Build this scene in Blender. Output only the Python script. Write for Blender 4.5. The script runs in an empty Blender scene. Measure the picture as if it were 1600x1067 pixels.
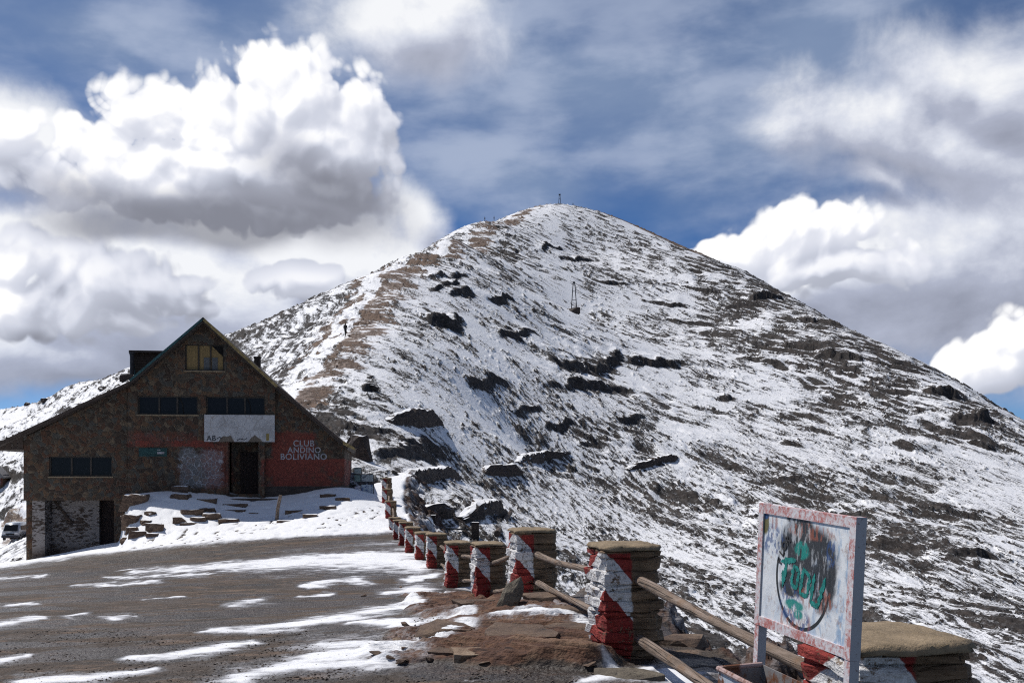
import bpy, bmesh, math, random
import numpy as np
from mathutils import Vector, Matrix

# ------------------------------------------------------------------ camera, sun, sky, exposure
S = bpy.context.scene
COL = S.collection
F, CU, HV, EYE = 1600.0, 800.0, 740.0, 1.6      # focal length in photo pixels, centre column, horizon row, eye height
R = math.radians

cd = bpy.data.cameras.new('camera')
cam = bpy.data.objects.new('camera', cd)
COL.objects.link(cam)
cam.location = (0, 0, EYE)
cam.rotation_euler = (R(90), 0, 0)
cd.sensor_width = 36
cd.lens = 36 * F / 1600
cd.shift_y = (HV - 533.5) / 1600
cd.clip_start = 0.1
cd.clip_end = 6000
S.camera = cam

SUN_DIR = Vector((-0.80, 0.60, 0)).normalized() * math.cos(R(52)) + Vector((0, 0, math.sin(R(52))))
sd = bpy.data.lights.new('sun', 'SUN')
sd.energy = 4.1
sd.angle = R(0.5)
sd.color = (1.0, 0.965, 0.91)
sun = bpy.data.objects.new('sun', sd)
COL.objects.link(sun)
sun.rotation_euler = SUN_DIR.to_track_quat('Z', 'Y').to_euler()
sun.location = (-60, 40, 120)

S.view_settings.view_transform = 'Standard'
S.view_settings.look = 'None'
S.view_settings.exposure = 0.0
S.view_settings.gamma = 1.0
S.cycles.use_adaptive_sampling = True
S.cycles.adaptive_threshold = 0.015
S.cycles.adaptive_min_samples = 16
S.cycles.use_denoising = False
S.cycles.filter_width = 1.15
S.cycles.max_bounces = 4
S.cycles.diffuse_bounces = 2
S.cycles.glossy_bounces = 2
S.cycles.transmission_bounces = 2


class NT:
    """small wrapper that makes node graphs readable"""
    def __init__(self, tree):
        self.t = tree
        self.n = tree.nodes
        self.l = tree.links

    def node(self, typ, **kw):
        nd = self.n.new(typ)
        for k, v in kw.items():
            setattr(nd, k, v)
        return nd

    def put(self, sock, v):
        if v is None:
            return
        if isinstance(v, bpy.types.NodeSocket):
            self.l.new(v, sock)
        elif hasattr(sock, 'default_value'):
            if sock.type == 'RGBA' and isinstance(v, (tuple, list)) and len(v) == 3:
                v = (*v, 1)
            sock.default_value = v

    def m(self, op, a, b=None, c=None, clamp=False):
        nd = self.node('ShaderNodeMath', operation=op, use_clamp=clamp)
        for i, v in enumerate((a, b, c)):
            self.put(nd.inputs[i], v)
        return nd.outputs[0]

    def add(self, a, b): return self.m('ADD', a, b)
    def sub(self, a, b): return self.m('SUBTRACT', a, b)
    def mul(self, a, b): return self.m('MULTIPLY', a, b)

    def vm(self, op, a, b=None, scale=None):
        nd = self.node('ShaderNodeVectorMath', operation=op)
        self.put(nd.inputs[0], a)
        if b is not None:
            self.put(nd.inputs[1], b)
        if scale is not None:
            self.put(nd.inputs['Scale'], scale)
        return nd.outputs[1] if op in ('LENGTH', 'DOT_PRODUCT', 'DISTANCE') else nd.outputs[0]

    def ss(self, v, a, b, lo=0.0, hi=1.0, kind='SMOOTHSTEP'):
        nd = self.node('ShaderNodeMapRange', interpolation_type=kind)
        for i, x in enumerate((v, a, b, lo, hi)):
            self.put(nd.inputs[i], x)
        return nd.outputs[0]

    def mix(self, f, a, b, blend='MIX'):
        nd = self.node('ShaderNodeMix', data_type='RGBA', blend_type=blend)
        self.put(nd.inputs[0], f)
        self.put(nd.inputs[6], a)
        self.put(nd.inputs[7], b)
        return nd.outputs[2]

    def noise(self, vec, scale, detail=3, rough=0.55, dist=0.0, dim='3D', lac=2.0):
        nd = self.node('ShaderNodeTexNoise', noise_dimensions=dim)
        self.put(nd.inputs['Vector'], vec)
        for k, v in (('Scale', scale), ('Detail', detail), ('Roughness', rough), ('Distortion', dist), ('Lacunarity', lac)):
            self.put(nd.inputs[k], v)
        return nd.outputs[0]

    def vor(self, vec, scale, feature='F1', dim='3D', detail=0, rough=0.5, rand=1.0, smooth=None):
        nd = self.node('ShaderNodeTexVoronoi', feature=feature, voronoi_dimensions=dim)
        self.put(nd.inputs['Vector'], vec)
        self.put(nd.inputs['Scale'], scale)
        if 'Detail' in nd.inputs:
            nd.inputs['Detail'].default_value = detail
            nd.inputs['Roughness'].default_value = rough
        nd.inputs['Randomness'].default_value = rand
        if smooth is not None:
            nd.inputs['Smoothness'].default_value = smooth
        return nd.outputs

    def sep(self, v):
        nd = self.node('ShaderNodeSeparateXYZ')
        self.put(nd.inputs[0], v)
        return nd.outputs

    def comb(self, x=0.0, y=0.0, z=0.0):
        nd = self.node('ShaderNodeCombineXYZ')
        for i, v in enumerate((x, y, z)):
            self.put(nd.inputs[i], v)
        return nd.outputs[0]

    def ramp(self, f, stops, interp='LINEAR'):
        nd = self.node('ShaderNodeValToRGB')
        nd.color_ramp.interpolation = interp
        e = nd.color_ramp.elements
        while len(e) < len(stops):
            e.new(0.5)
        for el, (p, c) in zip(e, stops):
            el.position = p
            el.color = (*c, 1)
        self.put(nd.inputs[0], f)
        return nd.outputs[0]

    def attr(self, name):
        nd = self.node('ShaderNodeAttribute', attribute_name=name)
        return nd.outputs['Fac']

    def bump(self, h, strength=0.5, dist=0.05):
        nd = self.node('ShaderNodeBump')
        self.put(nd.inputs['Height'], h)
        nd.inputs['Strength'].default_value = strength
        nd.inputs['Distance'].default_value = dist
        return nd.outputs[0]


def sky_pt(u, v):
    """azimuth and elevation of a direction, measured on the photograph once"""
    az = math.atan((u - CU) / F)
    return az, math.atan((HV - v) / F * math.cos(az))


def build_world():
    w = bpy.data.worlds.new('World')
    S.world = w
    w.use_nodes = True
    t = NT(w.node_tree)
    t.n.clear()
    STR = 0.1
    sky = t.node('ShaderNodeTexSky', sky_type='NISHITA')
    sky.sun_disc = False
    sky.sun_elevation = R(52)
    sky.sun_rotation = math.atan2(SUN_DIR.x, SUN_DIR.y)
    sky.altitude = 5200
    sky.air_density = 1.0
    sky.dust_density = 0.3
    sky.ozone_density = 1.5
    d = t.node('ShaderNodeTexCoord').outputs['Generated']
    x, y, z = t.sep(d)
    az = t.m('ARCTAN2', x, y)
    el = t.m('ARCSINE', z)
    p = t.comb(az, el, 0.0)

    # ---- cumulus density as a node group of (azimuth, elevation)
    def blob_group(name, blobs, nscale, namp, seed, stretch=1.0, detail=7, puff=0.0, pscale=10.0):
        g = bpy.data.node_groups.new(name, 'ShaderNodeTree')
        g.interface.new_socket('P', in_out='INPUT', socket_type='NodeSocketVector')
        g.interface.new_socket('D', in_out='OUTPUT', socket_type='NodeSocketFloat')
        q = NT(g)
        gi = q.node('NodeGroupInput').outputs[0]
        go = q.node('NodeGroupOutput')
        off = q.vm('ADD', gi, (seed, seed * 0.7, 0))
        st = q.vm('MULTIPLY', off, (1.0, stretch, 1.0))
        warp = q.node('ShaderNodeTexNoise', noise_dimensions='2D')
        q.put(warp.inputs['Vector'], st)
        warp.inputs['Scale'].default_value = 9
        warp.inputs['Detail'].default_value = 1.5
        wv = q.vm('SCALE', q.vm('SUBTRACT', warp.outputs['Color'], (0.5, 0.5, 0.5)), scale=0.04)
        pw = q.vm('ADD', gi, wv)
        total = None
        for (u, v, ru, rv, rot, gain) in blobs:
            ca, ce = sky_pt(u, v)
            dlt = q.vm('SUBTRACT', pw, (ca, ce, 0))
            rt = q.node('ShaderNodeVectorRotate', rotation_type='Z_AXIS')
            q.put(rt.inputs['Vector'], dlt)
            rt.inputs['Angle'].default_value = R(rot)
            sc = q.vm('MULTIPLY', rt.outputs[0], (F / ru, F / rv, 0))
            ln = q.vm('LENGTH', sc)
            val = q.mul(q.m('SUBTRACT', 1.0, ln), gain)
            total = val if total is None else q.m('SMOOTH_MAX', total, val, 0.25)
        n1 = q.noise(st, nscale, detail, 0.56, 0.15, '2D')
        out = q.add(total, q.mul(q.sub(n1, 0.5), namp))
        if puff:
            vo = q.vor(q.vm('ADD', st, wv), pscale, 'F1', '2D', 2, 0.5, 1.0)[0]
            out = q.add(out, q.mul(q.sub(0.20, q.mul(vo, vo)), puff * 1.25))
        q.l.new(out, go.inputs[0])
        return g

    def ev(g, vec):
        nd = t.node('ShaderNodeGroup')
        nd.node_tree = g
        t.put(nd.inputs[0], vec)
        return nd.outputs[0]

    def shift(v, a, e):
        return t.vm('ADD', v, (a, e, 0))

    # veil: thin high cloud, stretched, over blue
    pv = t.vm('MULTIPLY', p, (1.0, 2.3, 1.0))
    v1 = t.noise(t.vm('ADD', pv, (3.1, 1.7, 0)), 2.6, 6, 0.52, 0.15, '2D')
    v2 = t.noise(t.vm('ADD', pv, (7.7, 4.4, 0)), 7.5, 6, 0.52, 0.1, '2D')
    rv = t.node('ShaderNodeVectorRotate', rotation_type='Z_AXIS')
    t.put(rv.inputs['Vector'], p)
    rv.inputs['Angle'].default_value = R(-9)
    v3 = t.noise(t.vm('MULTIPLY', rv.outputs[0], (1.0, 4.0, 1.0)), 4.0, 5, 0.55, 0.1, '2D')
    v1 = t.add(t.mul(v1, 0.82), t.mul(v3, 0.18))
    v2 = t.add(t.mul(v2, 0.75), t.mul(v3, 0.25))
    vb = ev(blob_group('veil_field', [(900, 130, 620, 170, 8, 1.0), (700, 20, 330, 130, 0, 1.2), (250, 60, 520, 90, 0, 0.5),
                                      (760, 260, 280, 90, 8, 0.85), (1250, 60, 600, 140, 10, 0.75), (-250, 300, 420, 250, 0, 0.7),
                                      (2100, 200, 500, 300, 0, 0.8)], 5.0, 0.5, 2.3, 1.7), p)
    veil = t.ss(t.add(t.mul(vb, 0.75), t.add(t.mul(t.sub(v1, 0.5), 1.4), t.mul(t.sub(v2, 0.5), 0.55))), -0.24, 0.66)
    base = t.mix(1.0, sky.outputs[0], (0.38, 0.61, 0.84), 'MULTIPLY')
    veil_c = t.mix(t.ss(v2, 0.38, 0.62), (2.5, 3.3, 4.9), (4.5, 5.2, 6.7))
    c = t.mix(t.mul(veil, 0.80), base, veil_c)

    # soft grey clouds on the right and behind the big cloud
    soft = blob_group('soft_cloud_field', [(1470, 250, 300, 95, 22, 0.9), (1580, 150, 220, 120, 30, 1.0), (1505, 120, 90, 70, 30, 0.9), (1440, 420, 260, 150, 0, 1.25),
                                           (1600, 420, 240, 200, 0, 1.2), (1330, 440, 170, 70, 0, 0.9), (1370, 290, 110, 35, 15, 0.8),
                                           (640, 40, 150, 90, 0, 0.9), (500, 430, 420, 120, 12, 1.3), (250, 480, 560, 150, 0, 1.6),
                                           (80, 540, 420, 80, 0, 1.2), (20, 220, 120, 80, 0, 1.0), (2200, 350, 500, 200, 0, 1.0),
                                           (-500, 400, 500, 160, 0, 1.0), (1250, 440, 150, 80, 0, 0.9), (640, 345, 75, 60, 40, 0.55)],
                      6.5, 1.25, 5.2, 1.25, 8)
    sA = ev(soft, p)
    sL = ev(soft, shift(p, -0.012, 0.022))
    sU = sL
    sal = t.ss(sA, -0.12, 0.50)
    ssh = t.add(t.add(0.77, t.mul(t.sub(sA, sL), 1.05)), t.mul(t.ss(sU, 0.1, 1.0), -0.16))
    ssh = t.sub(ssh, t.ss(az, 0.10, 0.30, 0.0, 0.20))
    sc_ = t.ramp(ssh, [(0.0, (3.2, 3.4, 4.2)), (0.45, (4.6, 4.9, 6.0)), (0.75, (7.2, 7.5, 8.4)), (1.0, (9.6, 9.7, 9.9))])
    # ramps clip nothing above one, colours are radiance before the world strength
    c = t.mix(t.mul(sal, 0.94), c, sc_)

    # crisp cumulus towers
    cum_blobs = [(440, 155, 140, 92, 0, 1.25), (335, 215, 200, 95, 12, 1.3), (200, 275, 160, 90, 10, 1.15), (490, 220, 155, 105, 0, 1.3), (370, 260, 240, 90, 0, 1.5),
                 (560, 160, 62, 58, 0, 0.8), (300, 310, 290, 65, 0, 1.1), (500, 290, 150, 70, 0, 1.0), (80, 290, 90, 60, 0, 0.7),
                 (1245, 360, 112, 58, 0, 1.15), (1150, 390, 105, 48, -12, 1.0), (1290, 410, 190, 55, 0, 0.95), (1330, 352, 55, 45, 0, 0.9),
                 (1555, 572, 115, 50, 0, 1.0), (1620, 535, 75, 60, 0, 1.1), (480, 445, 105, 38, 0, 1.0), (170, 450, 180, 75, 0, 1.1),
                 (40, 405, 65, 48, 0, 1.1), (20, 470, 70, 48, 0, 1.1), (10, 205, 60, 52, 0, 1.0)]
    cum = blob_group('cumulus_field', cum_blobs, 9.0, 0.55, 1.3, 1.0, 7, 0.34, 24.0)
    cum_low = blob_group('cumulus_bulk', cum_blobs, 9.0, 0.55, 1.3, 1.0, 2)
    cA = ev(cum, p)
    cL = ev(cum, shift(p, -0.007, 0.011))
    cB = ev(cum_low, p)
    cM = ev(cum_low, shift(p, -0.022, 0.036))
    cU = ev(cum_low, shift(p, -0.012, 0.085))
    cal = t.ss(cA, -0.03, 0.19)
    thick = t.ss(cU, 0.0, 0.70)
    csh = t.add(t.add(0.28, t.mul(t.ss(t.sub(cA, cL), -0.30, 0.42), 0.46)), t.mul(t.ss(t.sub(cB, cM), -0.55, 0.85), 0.42))
    csh = t.sub(csh, t.mul(thick, 0.26))
    cc = t.ramp(csh, [(0.0, (2.4, 2.5, 3.0)), (0.25, (4.2, 4.45, 5.3)), (0.50, (6.2, 6.5, 7.5)), (0.78, (8.1, 8.3, 9.1)), (1.0, (10.4, 10.4, 10.5))])
    c = t.mix(cal, c, cc)
    # grey underside of the large cloud: a sheet of cloud that hangs in the shade of the cloud above it
    und = blob_group('cloud_base_field', [(350, 340, 290, 48, 3, 1.3), (520, 300, 120, 55, 25, 1.0), (200, 345, 150, 34, 0, 1.0)],
                     6.0, 0.9, 9.1, 1.5, 6)
    uA = ev(und, p)
    uc = t.mix(t.ss(uA, 0.1, 0.9), (3.6, 3.75, 4.5), (2.35, 2.45, 2.95))
    c = t.mix(t.mul(t.ss(uA, -0.2, 0.75), 0.78), c, uc)

    # the unseen sky behind and above the camera is toned for its fill light
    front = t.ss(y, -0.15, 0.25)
    back = t.mix(0.45, base, (3.1, 3.35, 3.8))          # even grey added to brighten and neutralise the shade
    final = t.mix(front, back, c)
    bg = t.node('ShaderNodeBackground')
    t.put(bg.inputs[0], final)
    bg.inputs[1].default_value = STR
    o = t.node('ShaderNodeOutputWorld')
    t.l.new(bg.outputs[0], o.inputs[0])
    w.cycles.sampling_method = 'MANUAL'
    w.cycles.sample_map_resolution = 512


build_world()


# ------------------------------------------------------------------ numeric helpers
rng = np.random.default_rng(7)
_perm = rng.permutation(512).astype(np.int64)
_perm = np.concatenate([_perm, _perm, _perm])
_gr = np.stack([np.cos(np.arange(512) * 2.399963), np.sin(np.arange(512) * 2.399963)], 1)


def perlin(x, y, seed=0):
    x = np.asarray(x, dtype=np.float64) + seed * 17.31
    y = np.asarray(y, dtype=np.float64) - seed * 9.73
    xi = np.floor(x).astype(np.int64)
    yi = np.floor(y).astype(np.int64)
    xf, yf = x - xi, y - yi
    u = xf * xf * xf * (xf * (xf * 6 - 15) + 10)
    v = yf * yf * yf * (yf * (yf * 6 - 15) + 10)

    def g(ix, iy, fx, fy):
        h = _perm[(_perm[ix & 511] + iy) & 511] & 511
        q = _gr[h]
        return q[..., 0] * fx + q[..., 1] * fy
    a = g(xi, yi, xf, yf)
    b = g(xi + 1, yi, xf - 1, yf)
    c = g(xi, yi + 1, xf, yf - 1)
    d = g(xi + 1, yi + 1, xf - 1, yf - 1)
    return ((a + u * (b - a)) + v * ((c + u * (d - c)) - (a + u * (b - a)))) * 1.5


def fbm(x, y, octs=4, gain=0.5, lac=2.03, seed=0):
    s, amp, f, n = 0.0, 1.0, 1.0, 0.0
    for i in range(octs):
        s = s + amp * perlin(x * f, y * f, seed + i * 3)
        n += amp
        amp *= gain
        f *= lac
    return s / n


def sstep(x, a, b):
    t = np.clip((x - a) / (b - a), 0, 1)
    return t * t * (3 - 2 * t)


class TPS:
    """thin plate spline height surface through surveyed points"""
    def __init__(self, pts, reg=1e-3, scale=100.0):
        p = np.array(pts, dtype=np.float64)
        self.s = scale
        self.c = p[:, :2] / scale
        n = len(p)
        A = np.zeros((n + 3, n + 3))
        A[:n, :n] = self.phi(self.c[:, None, :] - self.c[None, :, :]) + np.eye(n) * reg
        A[:n, n] = 1
        A[:n, n + 1:] = self.c
        A[n, :n] = 1
        A[n + 1:, :n] = self.c.T
        b = np.zeros(n + 3)
        b[:n] = p[:, 2]
        self.w = np.linalg.solve(A, b)

    @staticmethod
    def phi(d):
        r2 = (d * d).sum(-1)
        return 0.5 * r2 * np.log(r2 + 1e-12)

    def __call__(self, x, y):
        x = np.asarray(x, dtype=np.float64) / self.s
        y = np.asarray(y, dtype=np.float64) / self.s
        out = self.w[-3] + self.w[-2] * x + self.w[-1] * y
        for (cx, cy), w in zip(self.c, self.w[:-3]):
            r2 = (x - cx) ** 2 + (y - cy) ** 2
            out = out + w * 0.5 * r2 * np.log(r2 + 1e-12)
        return out


def pt(u, v, Y):
    """a surveyed point: photo column, photo row, distance -> world x, y, z"""
    return ((u - CU) / F * Y, Y, EYE + (HV - v) / F * Y)


# ------------------------------------------------------------------ the yard (road and forecourt)
FENCE = [pt(*q) for q in [(1345, 1026, 3.95), (945, 1030, 8.6), (806, 940, 13.4), (744, 938, 16.9), (698, 918, 20.9), (668, 888, 26),
                          (650, 875, 30), (634, 864, 33.5), (624, 852, 36.5), (615, 843, 40), (608, 829, 43), (602, 810, 46.5),
                          (597, 787, 51), (597, 778, 55)]]
_fy = np.array([-6, 0] + [p[1] for p in FENCE] + [62, 70])
_fx = np.array([1.9, 1.6] + [p[0] for p in FENCE] + [-7.6, -8.0])


def fence_x(y):
    return np.interp(y, _fy, _fx)


_g = [pt(*q) for q in [(945, 1030, 8.6), (806, 938, 13.4), (744, 938, 16.9), (698, 918, 20.9), (668, 888, 26), (650, 875, 30),
                       (634, 864, 33.5), (624, 852, 36.5), (615, 843, 40), (608, 829, 43), (602, 810, 46.5), (597, 787, 51), (597, 776, 55),
                       (540, 763, 52.5), (470, 773, 52), (385, 800, 52), (270, 832, 52), (215, 843, 52), (176, 849, 51), (140, 856, 51), (60, 874, 50.5),
                       (200, 862, 43), (400, 843, 42), (0, 888, 42), (430, 806, 48.6), (540, 786, 49.5), (250, 845, 47), (330, 832, 46.5), (150, 862, 47),
                       (400, 880, 30), (100, 905, 30), (0, 932, 22), (400, 942, 18), (0, 1002, 12), (600, 982, 11.5), (850, 950, 11.5),
                       (560, 762, 60), (590, 748, 64), (0, 880, 60), (-150, 888, 42), (-150, 890, 60), (-60, 862, 70), (60, 862, 68), (300, 820, 60), (300, 800, 66)]]
_g += [(0, 0, 0), (-4, 0, -.1), (4, 0, 0), (0, 5, 0), (-4, 6, -.05), (3, 5, 0), (0, -6, 0.1), (-8, 4, -.15), (3, 9, -.05)]
_yard = TPS(_g, 2e-4, 20.0)


def sstep0(x, a, b):
    return sstep(x, a, b)


def yard(x, y):
    """height of the yard surface without fine relief"""
    x = np.asarray(x, dtype=np.float64)
    y = np.asarray(y, dtype=np.float64)
    z = _yard(x, y)
    d = x - fence_x(y) - 0.95
    d = np.maximum(d, 0)
    # raised terrace before the lodge door, held by a heap of stones on its left
    ax = x / np.maximum(y, 1.0)
    ter = 2.25 * (1 - sstep(x, -18.6, -10.5)) * sstep(ax, -0.385, -0.373) * sstep(y, 44.6, 50.2) * (1 - sstep(y, 58, 64))
    z = z + ter
    return z - (np.sqrt(d * d + 0.09) - 0.3) * 0.95


def hit(u, v, y0=3.0, y1=64.0):
    """where the sight line through a photo point meets the yard"""
    ys = np.geomspace(y0, y1, 900)
    xs = (u - CU) / F * ys
    zs = EYE + (HV - v) / F * ys
    below = np.nonzero(zs < yard(xs, ys))[0]
    i = below[0] if len(below) else 899
    return Vector((xs[i], ys[i], float(yard(xs[i:i + 1], ys[i:i + 1])[0])))


def grid_mesh(name, X, Y, Z, attrs, mat, smooth=True, keep=None):
    nr, nc = X.shape
    me = bpy.data.meshes.new(name)
    n = nr * nc
    me.vertices.add(n)
    co = np.stack([X, Y, Z], -1).reshape(-1).astype(np.float32)
    me.vertices.foreach_set('co', co)
    i = np.arange(nr - 1)[:, None] * nc + np.arange(nc - 1)[None, :]
    q = np.stack([i, i + 1, i + nc + 1, i + nc], -1).reshape(-1, 4)
    if keep is not None:
        k = keep.reshape(-1)
        q = q[k[q].all(1)]
    nq = len(q)
    me.loops.add(nq * 4)
    me.loops.foreach_set('vertex_index', q.reshape(-1).astype(np.int32))
    me.polygons.add(nq)
    me.polygons.foreach_set('loop_start', (np.arange(nq) * 4).astype(np.int32))
    me.polygons.foreach_set('loop_total', np.full(nq, 4, dtype=np.int32))
    me.polygons.foreach_set('use_smooth', np.full(nq, smooth, dtype=bool))
    for k, v in attrs.items():
        a = me.attributes.new(k, 'FLOAT', 'POINT')
        a.data.foreach_set('value', np.broadcast_to(v, X.shape).reshape(-1).astype(np.float32))
    me.update(calc_edges=True)
    me.materials.append(mat)
    o = bpy.data.objects.new(name, me)
    COL.objects.link(o)
    return o


def new_mat(name):
    m = bpy.data.materials.new(name)
    m.use_nodes = True
    t = NT(m.node_tree)
    b = t.n['Principled BSDF']
    b.inputs['Roughness'].default_value = 0.85
    b.inputs['Specular IOR Level'].default_value = 0.3
    return m, t, b


def yard_material():
    m, t, b = new_mat('gravel_and_snow')
    pos = t.node('ShaderNodeNewGeometry').outputs['Position']
    snow = t.attr('snow')
    crop = t.attr('outcrop')
    n_big = t.noise(pos, 0.55, 5, 0.6)
    n_mid = t.noise(pos, 3.5, 6, 0.65)
    n_fine = t.noise(pos, 26, 5, 0.7)
    peb = t.vor(pos, 22, 'F1', detail=1)
    stretched = t.vm('MULTIPLY', pos, (1.0, 2.2, 1.0))
    n_str = t.noise(stretched, 1.6, 7, 0.62, 0.4)
    gravel = t.mix(t.ss(n_big, 0.35, 0.65), (0.054, 0.044, 0.038), (0.088, 0.062, 0.045))
    gravel = t.mix(t.ss(n_str, 0.50, 0.66), gravel, (0.165, 0.112, 0.080))
    gravel = t.mix(t.ss(t.noise(stretched, 0.5, 5, 0.6), 0.52, 0.62), gravel, t.mix(0.5, gravel, (0.12, 0.10, 0.09)))
    gravel = t.mix(t.ss(n_mid, 0.45, 0.30), gravel, (0.038, 0.033, 0.031))
    gravel = t.mix(t.ss(n_fine, 0.56, 0.72), gravel, (0.23, 0.19, 0.16))
    gravel = t.mix(t.mul(t.ss(peb[0], 0.30, 0.10), t.ss(t.sep(peb[1])[0], 0.60, 0.7)), gravel, (0.25, 0.20, 0.165))
    gravel = t.mix(t.ss(n_fine, 0.42, 0.30), gravel, (0.022, 0.02, 0.02))
    # packed snow left thin in the tread of the gravel
    dust = t.mul(t.ss(t.noise(stretched, 0.9, 6, 0.65, 0.5), 0.60, 0.72), t.ss(n_fine, 0.50, 0.62))
    gravel = t.mix(t.mul(dust, 0.55), gravel, (0.55, 0.55, 0.58))
    # the rusty rock outcrop at the fence
    rk = t.ramp(t.noise(stretched, 3.2, 8, 0.68, 0.6), [(0.28, (0.030, 0.022, 0.020)), (0.42, (0.085, 0.043, 0.030)), (0.55, (0.135, 0.068, 0.042)),
                                                         (0.66, (0.165, 0.100, 0.064)), (0.80, (0.24, 0.175, 0.125))])
    rk = t.mix(t.ss(n_fine, 0.45, 0.28), rk, (0.03, 0.02, 0.018))
    lines = t.noise(t.vm('MULTIPLY', t.comb(t.sep(pos)[0], t.add(t.sep(pos)[1], t.mul(t.sep(pos)[0], 0.45)), t.sep(pos)[2]), (0.45, 2.0, 4.5)), 1.5, 7, 0.68, 0.35)
    rk = t.mix(t.mul(t.ss(lines, 0.46, 0.36), 0.8), rk, (0.028, 0.018, 0.016))
    rk = t.mix(t.mul(t.ss(lines, 0.54, 0.64), 0.6), rk, (0.235, 0.150, 0.100))
    rock_relief = t.mul(lines, crop)
    rk = t.mix(t.attr('rubble'), rk, t.mix(1.0, rk, (0.42, 0.40, 0.42), 'MULTIPLY'))
    col = t.mix(t.ss(t.add(crop, t.mul(t.sub(n_mid, 0.5), 0.7)), 0.35, 0.6), gravel, rk)
    sm = t.ss(t.add(snow, t.add(t.mul(t.sub(n_fine, 0.5), 0.30), t.mul(t.sub(n_mid, 0.5), 0.40))), 0.34, 0.84)
    sm_ = sm
    slush = t.mix(t.ss(snow, 0.40, 0.95), (0.52, 0.53, 0.58), (0.86, 0.865, 0.89))
    wet = t.m('MAXIMUM', t.ss(snow, 0.02, 0.30), t.ss(t.noise(stretched, 0.35, 4, 0.6), 0.47, 0.55))
    wet = t.mul(wet, t.ss(crop, 0.4, 0.1))
    col = t.mix(t.mul(wet, 0.85), col, t.mix(1.0, col, (0.42, 0.39, 0.39), 'MULTIPLY'))
    halo = t.mul(t.ss(snow, 0.04, 0.42), t.ss(t.add(n_mid, t.mul(t.sub(n_fine, 0.5), 0.6)), 0.40, 0.60))
    col = t.mix(t.mul(halo, 0.45), col, (0.36, 0.355, 0.37))
    col = t.mix(sm, col, slush)
    t.put(b.inputs['Base Color'], col)
    t.put(b.inputs['Roughness'], t.add(t.ss(wet, 0.0, 1.0, 0.9, 0.42), t.mul(sm, 0.2)))
    h = t.add(t.add(t.mul(n_fine, 0.35), t.mul(n_mid, 0.55)), t.mul(peb[0], -0.25))
    h = t.mul(t.mul(h, t.ss(sm, 0.0, 1.0, 1.0, 0.22)), t.ss(crop, 0.3, 0.7, 1.0, 0.8))
    h = t.add(h, t.mul(rock_relief, 1.6))
    t.put(b.inputs['Normal'], t.bump(h, 0.9, 0.055))
    return m


def capsule_mask(U, V, pts):
    """soft mask of a tapering stroke: 1 inside, 0 outside"""
    best = np.zeros_like(U)
    for (u0, v0, w0), (u1, v1, w1) in zip(pts[:-1], pts[1:]):
        du, dv = u1 - u0, v1 - v0
        L = du * du + dv * dv
        s = np.clip(((U - u0) * du + (V - v0) * dv) / L, 0, 1)
        d = np.hypot((U - u0 - s * du) * 0.35, V - v0 - s * dv)
        w = w0 + s * (w1 - w0)
        best = np.maximum(best, np.clip(1.0 - 0.42 * d / w, 0, 1))
    return best


SNOW_STROKES = [
    [(190, 1029, 4), (300, 1018, 7), (395, 1003, 4)],
    [(380, 1058, 12), (470, 1036, 13), (540, 1020, 20), (620, 1008, 15), (728, 982, 7)],
    [(40, 1066, 7), (150, 1058, 7), (238, 1043, 4)],
    [(330, 986, 4), (450, 978, 7), (560, 961, 8), (645, 944, 5)],
    [(550, 977, 3), (650, 971, 8), (728, 957, 4)],
    [(605, 926, 3), (645, 921, 9), (705, 933, 3)], [(640, 905, 4), (655, 906, 3)],
    [(170, 903, 2), (330, 896, 3)], [(120, 915, 1.5), (250, 908, 2)],
    [(200, 893, 3), (330, 886, 7), (430, 879, 12), (540, 873, 16), (600, 875, 16), (655, 884, 10)], [(440, 864, 5), (630, 868, 7)], [(560, 850, 5), (640, 852, 6)],
    [(470, 916, 3), (565, 905, 4)], [(365, 946, 4), (408, 940, 4)], [(460, 932, 2), (520, 928, 3)],
    [(-10, 976, 4), (62, 966, 3)], [(-10, 905, 2), (65, 899, 2)], [(105, 966, 3), (132, 960, 3)], [(165, 966, 3), (202, 962, 3)],
    [(-10, 1034, 4), (45, 1024, 3)], [(15, 945, 2), (60, 941, 2)], [(215, 935, 1.5), (280, 930, 1.5)],
    [(905, 1062, 5), (960, 1050, 9), (1015, 1056, 8), (1085, 1064, 9)], [(935, 1041, 4), (985, 1046, 5), (1020, 1042, 4)],
    [(1045, 1050, 10), (1075, 1064, 10)],
    [(788, 971, 4), (830, 964, 9), (868, 972, 4)], [(878, 958, 8), (908, 976, 6)], [(818, 939, 4), (856, 938, 6)],
    [(702, 914, 3), (738, 921, 4)], [(655, 900, 3), (692, 897, 4)], [(640, 885, 4), (660, 880, 4)],
]
TRACKS = [[(120, 874, 3), (400, 850, 3.5), (640, 837, 3)], [(260, 881, 3), (440, 864, 3.5), (640, 851, 3)], [(200, 868, 2), (420, 857, 2), (600, 845, 2)]]


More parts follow.
